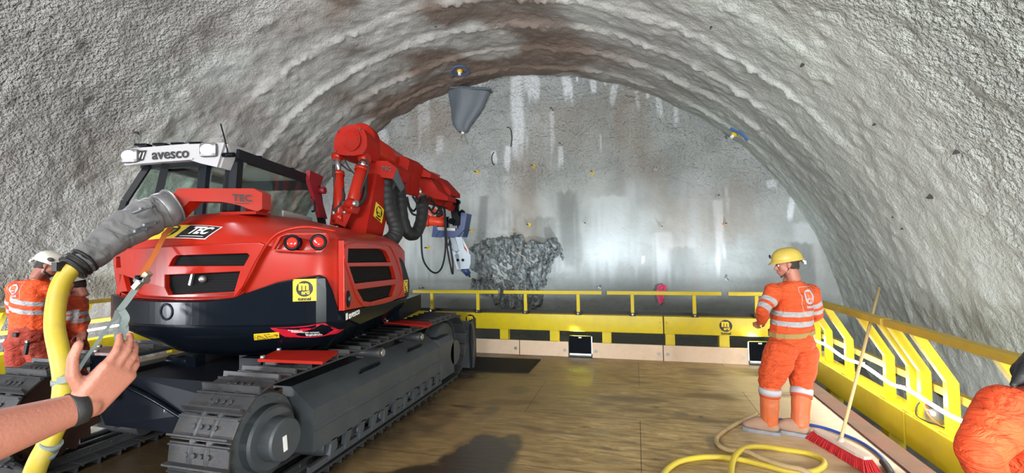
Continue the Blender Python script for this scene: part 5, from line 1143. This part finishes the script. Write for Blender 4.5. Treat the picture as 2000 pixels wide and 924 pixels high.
def hand_mb(side=1, curl=.35, spread=.06, thumb=.6, scale=1):
    b = MB(); s = side
    b.hull([((-.022, .0, 0), (.02, .02, .017)), ((.022, .0, 0), (.02, .02, .017)), ((-.034*s, .085, 0), (.012, .013, .011)), ((.034*s, .09, 0), (.012, .013, .012)), ((.0, .05, -.006), (.034, .03, .012)), ((.026*s, .03, -.006), (.018, .02, .014))])
    for i, (x, y, l, r) in enumerate(((.033, .09, .076, .0098), (.0115, .096, .084, .010), (-.0105, .092, .078, .0096), (-.031, .083, .062, .0086))):
        p = V((x*s, y, 0)); a = 0; side_a = (x*2.4*spread/.06*s)
        for k, (f, c) in enumerate(((.46, curl*.7), (.30, curl*1.2), (.24, curl*.8))):
            a += c*(1+.12*i); d = V((sin(side_a)*cos(a), cos(a)*cos(side_a), -sin(a))); q_ = p+d*l*f; r1_ = r*(1-.07*(k+1)); b.hull([(p, r*(1-.07*k)), (q_, r1_)], seg=8); p = q_
    p = V((.030*s, .025, -.004)); dirs = ((.75, .62, -.2), (.45, .85, -.25), (.2+.0, .95, -.25))
    for k, (l, r) in enumerate(((.046, .0145), (.036, .0122), (.03, .0108))):
        d = V(dirs[k]); d.x *= s*thumb/.6; d.normalize(); q_ = p+d*l; b.hull([(p, r), (q_, r*.9)], seg=8); p = q_
    return b
def head_mb():
    b = MB()
    b.hull([((0, -.012, .035), (.076, .096, .088)), ((0, .03, .0), (.066, .06, .07))])
    b.hull([((0, .055, .03), (.052, .036, .03)), ((.036, .055, -.025), (.028, .028, .028)), ((-.036, .055, -.025), (.028, .028, .028)), ((0, .068, -.088), (.022, .02, .018)), ((.046, .012, -.065), .02), ((-.046, .012, -.065), .02), ((0, .0, .0), .06)])
    b.hull([((0, .09, .008), (.009, .01, .012)), ((0, .112, -.03), (.012, .011, .010))]); b.hull([((.012, .095, -.034), .009), ((-.012, .095, -.034), .009)])
    b.hull([((.018, .085, -.058), (.012, .012, .006)), ((-.018, .085, -.058), (.012, .012, .006)), ((0, .093, -.057), (.012, .01, .006))]); b.hull([((.014, .084, -.068), (.012, .012, .006)), ((-.014, .084, -.068), (.012, .012, .006)), ((0, .091, -.069), (.01, .01, .007))])
    b.hull([((.04, .078, .03), (.02, .012, .008)), ((.01, .085, .028), (.012, .012, .007))]); b.hull([((-.04, .078, .03), (.02, .012, .008)), ((-.01, .085, .028), (.012, .012, .007))])
    for s in (-1, 1): b.hull([((s*.079, -.004, .008), (.009, .021, .02)), ((s*.076, .004, -.022), (.008, .012, .012))])
    b.hull([((0, -.025, -.03), (.056, .06, .04)), ((0, -.035, -.15), (.062, .062, .03))])
    return b
def helmet_mesh(mat_, root_, M):
    b = MB(); n = 40; rings = []
    def rad(th, ph): 
        a, c = .115, .138; k = cos(ph)**.8
        x = a*cos(th)*k; y = c*sin(th)*k; z = .115*sin(ph)
        z += .007*math.exp(-(x/.012)**2)*(1 if ph > .5 else 0)+.004*math.exp(-((abs(x)-.04)/.012)**2)*(1 if ph > .5 else 0)
        return V((x, y-.008, z+.048))
    brim = []
    for th in [2*pi*i/n for i in range(n)]:
        f = max(0, sin(th))**2; e = .010+.028*f; p = rad(th, 0); brim.append(V((p.x*(1+e/.13), p.y*(1+e/.15), p.z-.012-.012*f)))
    rings.append([p+V((0, 0, -.004)) for p in brim]); rings.append(brim)
    for ph in (.02, .15, .35, .55, .75, .95, 1.15, 1.35, 1.52): rings.append([rad(2*pi*i/n, ph) for i in range(n)])
    b.loft(rings, mat_); b.xf(M); h = b.build('helmet', None, root_)
    b = MB()
    b.box((0, -.15, .0), (.07, .02, .035), SKW, bev=.006).box((0, -.135, .02), (.10, .02, .02), GALV, bev=.004); b.sphere((.0, .135, .10), (.028, .008, .02), SKB); b.sphere((.118, .02, .085), (.006, .03, .022), SKB)
    b.tube([(-.085, -.02, .03), (-.07, .01, -.04), (-.03, .06, -.105), (0, .075, -.115), (.03, .06, -.105), (.07, .01, -.04), (.085, -.02, .03)], .004, SKB, n=6); b.xf(M); b.build('helmet_fittings', None, h)
def person(lab, base, heading, J, headrot, pants, jacket_col, bands_t, boots=True, helmet=None, handcurl=.7, fat=1.0, voxel=.007, leg=1.0, jlow=.0, hands=None, beard=False, fold=.012, rustjacket=None, glove=None):
    root = emp('person', base, heading); tag(root, lab, 'person'); RI = inv(root); J = {k: RI @ V(p) for k, p in J.items()}
    f = fat; X = lambda v: v
    HM = Matrix.Translation(J['head']) @ Matrix.Rotation(headrot[0], 4, 'Z') @ Matrix.Rotation(headrot[1], 4, 'X') @ Matrix.Rotation(headrot[2], 4, 'Y')
    # continuous body
    b = MB(); madd(b, head_mb(), HM)
    b.hull([(J['neck'], .06), (J['chest'], (.13*f, .09*f, .10))]); b.hull([(J['chest'], (.15*f, .10*f, .1)), (J['shL'], .05), (J['shR'], .05)]); b.hull([(J['chest'], (.14*f, .10*f, .1)), (J['pelvis'], (.15*f, .11*f, .1))])
    for s in 'LR':
        b.hull([(J['sh'+s], .052), (J['el'+s], .040)]); b.hull([(J['el'+s], .042), (J['wr'+s], .027)])
        if 'hip'+s in J: b.hull([(J['hip'+s], .085), (J['kn'+s], .058)]); b.hull([(J['kn'+s], .058), (J['an'+s], .042)]); b.hull([(J['an'+s], .045), (J['an'+s]+(J['toe'+s]-J['an'+s])*.7+V((0, 0, -.03)), (.04, .04, .025))])
        hd_ = J.get('hd'+s); d = ((hd_ if hd_ else J['wr'+s]+(J['wr'+s]-J['el'+s]))-J['wr'+s]).normalized()
        up = J.get('up'+s); up = (up-J['wr'+s]).normalized() if up else V((0, 0, 1))
        x = d.cross(up).normalized(); z = x.cross(d); M = Matrix(((x.x, d.x, z.x, J['wr'+s].x), (x.y, d.y, z.y, J['wr'+s].y), (x.z, d.z, z.z, J['wr'+s].z), (0, 0, 0, 1)))
        hb_ = hand_mb(1 if s == 'L' else -1, *(hands or {}).get(s, (handcurl, .05, .6))); madd(b, hb_, M)
    b.build('body', SKIN, root, voxel=voxel, smooth_it=3)
    # eyes
    b = MB()
    for s in (-1, 1): b.sphere((s*.031, .079, .004), .0125, SKW, n=8).sphere((s*.031, .0885, .004), .006, SKB, n=6)
    b.xf(HM); b.build('eye', None, root)
    b = MB(); b.hull([((0, -.04, .035), (.081, .074, .086)), ((0, -.02, .06), (.079, .085, .07))]); b.hull([((.07, -.02, .0), (.012, .03, .04)), ((-.07, -.02, .0), (.012, .03, .04)), ((0, -.075, -.02), (.05, .03, .05))])
    if beard: b.hull([((0, .068, -.092), (.028, .024, .02)), ((.048, .015, -.062), .022), ((-.048, .015, -.062), .022)])
    b.xf(HM); b.build('hair', HAIR, root, voxel=.008)
    # jacket
    up_t = J['neck']-J['pelvis']; bl = []
    for t in bands_t: bl.append((J['pelvis'], up_t, t, .024, .215*f))
    for s in 'LR':
        a_ = J['el'+s]-J['sh'+s]; l_ = a_.length
        for k in (.52, .86): bl.append((J['sh'+s], a_, l_*k, .024, .115))
    jm = cloth('jacket_'+lab[:18], jacket_col, bl)
    b = MB(); c = J['chest']; pv = J['pelvis']; ws = pv.lerp(c, .38)
    b.hull([(c+V((0, 0, .02)), (.165*f, .125*f, .13)), (J['shL'], .064), (J['shR'], .064), (J['neck']+V((0, -.02, -.055)), (.085, .08, .03))]); b.hull([(c, (.175*f, .135*f, .1)), (ws, (.18*f, .15*f, .1))]); b.hull([(ws, (.18*f, .15*f, .08)), (pv+V((0, 0, jlow)), (.185*f, .155*f, .06))])
    b.hull([(J['neck']+V((0, -.01, -.06)), (.075, .075, .03)), (J['neck']+V((0, 0, -.01)), (.066, .068, .02))])
    for s in 'LR':
        b.hull([(J['sh'+s], .075*f), (J['el'+s], .064)]); e = J['el'+s].lerp(J['wr'+s], .90); b.hull([(J['el'+s], .064), (e, .045)])
    jk = b.build('jacket', jm, root, voxel=.011, rough=fold, rscale=7)
    JB = BVHTree.FromPolygons([v.co[:] for v in jk.data.vertices], [p.vertices[:] for p in jk.data.polygons])
    # trousers
    if 'hipL' in J:
        b = MB(); b.hull([(pv+V((0, 0, jlow+.02)), (.175*f, .15*f, .06)), (pv+V((0, -.01, -.08)), (.19*f, .165*f, .1))])
        for s in 'LR':
            b.hull([(J['hip'+s]+V((0, -.01, .02)), (.118*f, .13*f, .12)), (J['kn'+s].lerp(J['hip'+s], .35), (.105*f*leg, .11*f*leg, .08))]); b.hull([(J['kn'+s].lerp(J['hip'+s], .35), (.105*f*leg, .11*f*leg, .08)), (J['kn'+s], (.09*leg, .095*leg, .06))])
            lo = J['kn'+s].lerp(J['an'+s], .10 if boots else .85); b.hull([(J['kn'+s]+V((0, 0, .03)), (.10*leg, .105*leg, .06)), (lo, (.085*leg, .087*leg, .04))])
        pm_ = cloth('trousers_'+lab[:12], pants, ()); b.build('trousers', pm_, root, voxel=.011, rough=fold*1.4, rscale=6)
        for s in 'LR':
            an, toe, kn = J['an'+s], J['toe'+s], J['kn'+s]; d = V((toe.x-an.x, toe.y-an.y, 0)).normalized(); tp_ = kn.lerp(an, .0)
            b = MB(); b.hull([(V((an.x, an.y, .10)), (.074, .076, .06)), (kn.lerp(an, .10), .090)]); b.hull([(V((an.x, an.y, .08)), .062), (V((an.x, an.y, .06))-d*.03, (.055, .055, .045)), (V((an.x, an.y, .065))+d*.12, (.054, .054, .042)), (V((an.x, an.y, .055))+d*.18, (.048, .048, .034))])
            bo = b.build('boot', BOOT, root, voxel=.009, rough=.005)
            b = MB(); c_ = kn.lerp(an, .24); k_ = (kn-an).normalized(); b.tube([c_+k_*.02, c_-k_*.02], lambda t: .0925, MATS['orange_print'] if 'orange_print' in MATS else ORT, n=24, k=2); b.build('boot_rim', None, bo)
            b = MB(); pts = []
            x = d.cross(zz)
            for a_, wd_ in ((-.098, .02), (-.088, .052), (-.03, .062), (.04, .055), (.11, .066), (.18, .060), (.23, .040), (.242, .018)): pts.append((a_, wd_))
            o_ = V((an.x, an.y, 0)); P = [o_+d*a_+x*w_ for a_, w_ in pts]+[o_+d*a_-x*w_ for a_, w_ in reversed(pts)]
            b.prism([V((p.x, p.y, 0.001)) for p in P], (0, 0, .032), SOLE)
            b.build('sole', None, bo)
            b = MB(); b.hull([(V((an.x, an.y, .10)), (.072, .073, .06)), (V((an.x, an.y, .06))-d*.03, (.060, .060, .04)), (V((an.x, an.y, .085))+d*.10, (.060, .060, .055)), (V((an.x, an.y, .055))+d*.182, (.052, .052, .034))]); b.build('muddy_foot', MUDB, bo, voxel=.009, rough=.003)
            if boots:
                b = MB(); c_ = kn.lerp(an, .15); b.tube([c_+(kn-an).normalized()*.03, c_-(kn-an).normalized()*.03], lambda t: .099*leg, SKG, n=22, k=2); b.build('cuff_band', None, root)
    if helmet: helmet_mesh(helmet, root, HM)
    return root, J, JB, jk, HM
def seg_dn(root, v): return inv(root).to_3x3() @ V(v)
def foot(u, v): return on(u, v, 2, 0)
# standing man, right
fl, fr2 = foot(1503, 846), foot(1563, 850)
base = (fl+fr2)/2; dA = (base-EYE).dot(CF)
JA = dict(head=at(1537, 517, 4.44), neck=at(1545, 541, 4.47), chest=at(1548, 578, 4.5), pelvis=at(1545, 652, 4.5), shL=at(1511, 571, 4.38), shR=at(1582, 572, 4.62), elL=at(1489, 607, 4.32), wrL=at(1487, 630, 4.50), elR=at(1596, 612, 4.66), wrR=at(1575, 630, 4.85),
          hipL=at(1524, 690, 4.42), hipR=at(1563, 690, 4.55), knL=at(1504, 752, 4.38), knR=at(1566, 754, 4.45))
JA['hdL'] = at(1474, 632, 4.62); JA['hdR'] = at(1545, 635, 4.9)
for s, p in (('L', fl), ('R', fr2)):
    JA['an'+s] = V((p.x, p.y, .09)); dd_ = (r0*-.86+f0*(.5 if s == 'L' else .62)); JA['toe'+s] = V((p.x, p.y, .05))+dd_*.2
hdg = radians(40)
mA, jA, JBA, jkA, HMA = person('man in orange work suit and yellow helmet standing with his back turned on the plywood', V((base.x, base.y, 0)), hdg, JA, (radians(48), radians(-8), 0), (.62, .075, .014), (.66, .082, .015), (.135, .228), helmet=HELY, fat=1.2, leg=1.0, hands={'L': (1.1, .03, .4), 'R': (1.0, .03, .4)})
def ringbelt(root, J, BV_, z, hh, m, name, off=.008, tilt=0):
    c = J['pelvis'].copy(); rings = [[], [], [], []]
    for i in range(48):
        a = 2*pi*i/48; d = V((cos(a), sin(a), 0)); zc = z+tilt*d.x
        h = BV_.ray_cast(V((c.x, c.y, zc))+d*.6, -d)
        r_ = (h[0]-V((c.x, c.y, zc))).length if h[0] else .2
        r_ = min(r_, .26)
        for k, (q_, e) in enumerate(((-hh/2, 0), (-hh/2, off), (hh/2, off), (hh/2, 0))): rings[k].append(V((c.x, c.y, zc+q_))+d*(r_+e))
    b = MB(); b.loft(rings+[rings[0]], m, caps=False, smooth=False); return b.build(name, None, root)
ringbelt(mA, jA, JBA, jA['pelvis'].z+.02, .045, BELT, 'waist_strap', .007, .02)
def back_logo(root, J, jk, BV_, off, s, ink):
    c = J['chest']+V(off); h = BV_.ray_cast(c+V((0, -.6, 0)), V((0, 1, 0))); p = h[0]+V((0, -.0, 0))
    b = MB(); M = frame(p+V((0, -.05, 0)), (1, 0, 0), (0, 0, 1)); logo(b, M, s, False, dark=SKG, ink=ink, tunnel=True)
    q = [(-.5, .55), (.5, .55), (.5, -.62), (-.5, -.62)]
    for i in range(4):
        a_, c_ = V((*q[i], 0))*s, V((*q[(i+1) % 4], 0))*s
        for k in range(8): b.beam(M @ a_.lerp(c_, k/8), M @ a_.lerp(c_, (k+1)/8), .004, .001, SKG, up=(0, 1, 0))
    bmesh.ops.triangulate(b.bm, faces=b.bm.faces[:])
    for i in range(2): bmesh.ops.subdivide_edges(b.bm, edges=[e for e in b.bm.edges if e.calc_length() > .02], cuts=1)
    for v in b.bm.verts:
        lift = (M.inverted() @ v.co).z; h = BV_.ray_cast(V((v.co.x, v.co.y-.6, v.co.z)), V((0, 1, 0)))
        if h[0]: v.co = h[0]+V((0, -.003-lift, 0))
    b.build('back_logo', None, root)
OJ = mat('orange_print', (.80, .12, .03), .7)
back_logo(mA, jA, jkA, JBA, (.015, 0, -.01), .20, OJ)
# two workers on the left
bB = foot(62, 806); dB = (bB-EYE).dot(CF)
JB_ = dict(head=at(94, 519, 5.15), neck=at(82, 541, 5.2), chest=at(60, 570, 5.2), pelvis=at(60, 645, 5.2), shL=at(30, 562, 5.15), shR=at(92, 563, 5.22), elL=at(27, 610, 5.25), wrL=at(45, 640, 5.5), elR=at(122, 588, 5.3), wrR=at(128, 612, 5.5),
           hipL=at(42, 672, 5.2), hipR=at(78, 672, 5.22), knL=at(40, 735, 5.25), knR=at(82, 735, 5.2))
for s, u in (('L', 42), ('R', 84)):
    p = foot(u, 806); JB_['an'+s] = V((p.x, p.y, .09)); JB_['toe'+s] = V((p.x, p.y, .05))+(r0*.4+f0*.9)*.2
mB, jB, JBB, jkB, HMB = person('bearded worker in bright orange shirt and white helmet seen from behind at the left', V((bB.x, bB.y, 0)), radians(0), JB_, (radians(-45), radians(-24), 0), (.36, .04, .02), (.80, .085, .012), (.245, .34), helmet=HELW, fat=1.1, boots=False, beard=True, jlow=.03, hands={'R': (.9, .04, .4)})
ringbelt(mB, jB, JBB, jB['pelvis'].z-.02, .04, BLK, 'black_belt', .01)
b = MB(); h = JBB.ray_cast(jB['pelvis']+V((.03, -.6, 0)), V((0, 1, 0))); p = h[0]; b.box(p+V((.05, -.03, -.02)), (.07, .04, .05), RUB, bev=.01); b.build('belt_pouch', None, mB); b = MB(); b.box(p+V((.17, .0, -.17)), (.045, .03, .14), RUB, R=Matrix.Rotation(.25, 3, 'Y'), bev=.008).box(p+V((.185, .0, -.11)), (.035, .028, .06), GALV, bev=.006); b.build('hand_radio', None, mB)
back_logo(mB, jB, jkB, JBB, (-.01, 0, .03), .16, OJ)
bC = foot(143, 790)
JC = dict(head=at(147, 556, 5.6), neck=at(149, 574, 5.62), chest=at(146, 600, 5.6), pelvis=at(140, 655, 5.6), shL=at(130, 592, 5.45), shR=at(160, 590, 5.72), elL=at(128, 625, 5.45), wrL=at(118, 640, 5.35), elR=at(163, 628, 5.7), wrR=at(160, 650, 5.55),
          hipL=at(134, 680, 5.55), hipR=at(150, 680, 5.68), knL=at(134, 732, 5.5), knR=at(150, 732, 5.65))
for s, u in (('L', 132), ('R', 152)):
    p = foot(u, 790); JC['an'+s] = V((p.x, p.y, .09)); JC['toe'+s] = V((p.x, p.y, .05))+(r0*-.7-f0*.5)*.2
# he faces the camera's left: swap sides for a front view
for k in ('sh', 'el', 'wr', 'hip', 'kn', 'an', 'toe'): JC[k+'L'], JC[k+'R'] = JC[k+'R'], JC[k+'L']
mC, jC, JBC, jkC, HMC = person('worker in rust orange suit and white helmet mostly hidden behind the yellow hose', V((bC.x, bC.y, 0)), radians(140), JC, (radians(-10), radians(-15), 0), (.36, .04, .02), (.62, .075, .02), (.20, .285), helmet=HELW, fat=.9, boots=False)
# bent shoulder at the right edge
JD = dict(head=at(2105, 680, 1.62), neck=at(2065, 735, 1.6), chest=at(2060, 860, 1.62), pelvis=at(2080, 1150, 1.62), shL=at(1968, 806, 1.50), shR=at(2160, 800, 1.75), elL=at(1912, 880, 1.46), wrL=at(1965, 1010, 1.6), elR=at(2230, 960, 1.75), wrR=at(2150, 1060, 1.9))
bD = JD['pelvis'].copy(); bD.z = 0
px_ = JD['pelvis']
for s, k in (('L', -1), ('R', 1)):
    o_ = r0*k*.1; JD['hip'+s] = px_+o_+V((0, 0, -.06)); JD['kn'+s] = V((px_.x, px_.y, .38))+o_+f0*.03; JD['an'+s] = V((px_.x, px_.y, .09))+o_; JD['toe'+s] = JD['an'+s]+f0*.2
mD, jD, JBD, jkD, HMD = person('person in plain orange jacket with a black hood, cut off by the right edge', bD, radians(15.3), JD, (0, radians(-20), 0), (.62, .075, .014), (.70, .065, .012), (), helmet=None, fat=1.15, hands={'L': (.6, .04, .5)}, fold=.005)
jd = jkD.data.materials[0]
for n_ in list(jd.node_tree.nodes):
    if n_.type == 'MIX' and n_.inputs[7].default_value[0] < .45 and n_.inputs[7].default_value[2] > .3: n_.inputs[7].default_value = (.80, .085, .018, 1)
b = MB(); I = inv(mD)
b.hull([(I @ at(2000, 728, 1.52), .035), (I @ at(2060, 720, 1.6), .06), (I @ at(2020, 700, 1.58), .03)]); b.hull([(I @ at(1988, 742, 1.49), .016), (I @ at(2010, 722, 1.5), .03)]); b.hull([(I @ at(1979, 752, 1.48), .010), (I @ at(1995, 732, 1.5), .018)])
nk = jD['neck']; b.hull([(nk+V((0, -.06, -.02)), (.10, .06, .05)), (nk+V((0, .02, -.05)), (.10, .08, .035))]); b.hull([(nk+V((0, -.06, -.02)), (.09, .05, .05)), (I @ at(2060, 720, 1.6), .06)])
b.build('black_hood', RUB, mD, voxel=.006, rough=.003, rscale=20)
# pointing arm from the left edge
W = at(168, 792, 1.02); EL = at(-160, 900, .80); SHR = EYE+r0*-1.28+f0*.42+V((0, 0, -.37))
JE = dict(wrR=W, elR=EL, shR=SHR, neck=EYE+r0*-1.46+f0*.34+V((0, 0, -.28)), head=EYE+r0*-1.46+f0*.37+V((0, 0, -.10)), chest=EYE+r0*-1.47+f0*.32+V((0, 0, -.48)), pelvis=EYE+r0*-1.5+f0*.3+V((0, 0, -.83)), shL=EYE+r0*-1.66+f0*.28+V((0, 0, -.38)), elL=EYE+r0*-1.76+f0*.28+V((0, 0, -.66)), wrL=EYE+r0*-1.72+f0*.42+V((0, 0, -.86)))
JE['hdR'] = at(240, 715, 1.06); x_ = (at(150, 700, 1.02)-W); d_ = (JE['hdR']-W); JE['upR'] = W-(x_.normalized().cross(d_.normalized())*.8+x_.normalized()*.6)
for s, k in (('L', -1), ('R', 1)):
    o_ = r0*k*.1; pv = JE['pelvis']; JE['hip'+s] = pv+o_+V((0, 0, -.06)); JE['kn'+s] = V((pv.x, pv.y, .48))+o_+f0*.02; JE['an'+s] = V((pv.x, pv.y, .09))+o_; JE['toe'+s] = JE['an'+s]+f0*.2
bE = JE['pelvis'].copy(); bE.z = 0
rootE = emp('person', bE, radians(15.3)); tag(rootE, 'bare forearm and open hand with a black wristband reaching in from the left edge', 'person'); I = inv(rootE); JE = {k: I @ v for k, v in JE.items()}
b = MB(); madd(b, head_mb(), Matrix.Translation(JE['head'])); b.hull([(JE['neck'], .06), (JE['chest'], (.14, .09, .1))]); b.hull([(JE['chest'], (.15, .1, .1)), (JE['shL'], .05), (JE['shR'], .05)]); b.hull([(JE['chest'], (.14, .1, .1)), (JE['pelvis'], (.15, .11, .1))])
b.hull([(JE['shR'], .055), (JE['elR'], .048)], seg=16); b.hull([(JE['elR'], .052), (JE['elR'].lerp(JE['wrR'], .3), .052)], seg=18); b.hull([(JE['elR'].lerp(JE['wrR'], .3), .052), (JE['wrR'], (.031, .030, .031))], seg=18)
b.hull([(JE['shL'], .05), (JE['elL'], .04)]); b.hull([(JE['elL'], .042), (JE['wrL'], .028)])
for s in 'LR': b.hull([(JE['hip'+s], .085), (JE['kn'+s], .058)]); b.hull([(JE['kn'+s], .058), (JE['an'+s], .042)]); b.hull([(JE['an'+s], .045), (JE['toe'+s]+V((0, 0, -.03)), (.04, .04, .025))])
d = (JE['hdR']-JE['wrR']).normalized(); z = (JE['upR']-JE['wrR']); z = (z-d*z.dot(d)).normalized(); x = d.cross(z); M = Matrix(((x.x, d.x, z.x, JE['wrR'].x), (x.y, d.y, z.y, JE['wrR'].y), (x.z, d.z, z.z, JE['wrR'].z), (0, 0, 0, 1)))
want = (I @ at(150, 700, 1.02))-JE['wrR']; sgn = 1 if x.dot(want) > 0 else -1
madd(b, hand_mb(sgn, .38, .012, .8), M); madd(b, hand_mb(1, .5), Matrix.Translation(JE['wrL']) @ Matrix.Rotation(pi, 4, 'X'))
b.build('body', SKIN, rootE, voxel=.0042, smooth_it=4)
b = MB()
for s in (-1, 1): b.sphere((s*.031, .079, .004), .0125, SKW, n=8)
b.xf(Matrix.Translation(JE['head'])); b.build('eye', None, rootE)
b = MB(); b.hull([((0, -.04, .035), (.081, .074, .086)), ((0, -.02, .06), (.079, .085, .07))]); b.xf(Matrix.Translation(JE['head'])); b.build('hair', HAIR, rootE, voxel=.01)
c = JE['wrR'].lerp(JE['elR'], .07); ax_ = (JE['wrR']-JE['elR']).normalized(); b = MB(); b.cyl(c-ax_*.013, c+ax_*.013, .0375, .0365, m=RUB, n=36, bev=.002); b.build('wristband', None, rootE)
b = MB(); b.hull([(JE['chest'], (.17, .125, .12)), (JE['shL'], .068), (JE['shR'], .068)]); b.hull([(JE['chest'], (.17, .13, .1)), (JE['pelvis'], (.18, .15, .06))])
b.hull([(JE['shL'], .07), (JE['elL'], .058)]); b.hull([(JE['shR'], .07), (JE['shR'].lerp(JE['elR'], .6), .062)]); b.build('shirt', OJ, rootE, voxel=.012, rough=.01)
b = MB(); b.hull([(JE['pelvis'], (.175, .15, .08)), (JE['hipL'], .1), (JE['hipR'], .1)])
for s in 'LR': b.hull([(JE['hip'+s], .105), (JE['kn'+s], .08)]); b.hull([(JE['kn'+s], .08), (JE['an'+s], .065)])
b.build('trousers', ORT, rootE, voxel=.012, rough=.01)
for s in 'LR':
    an = JE['an'+s]; b = MB(); b.hull([(an, (.055, .055, .05)), (an+V((0, .15, -.045)), (.048, .05, .035)), (an+V((0, -.03, -.05)), (.045, .045, .035))]); b.build('boot', BOOT, rootE, voxel=.01)
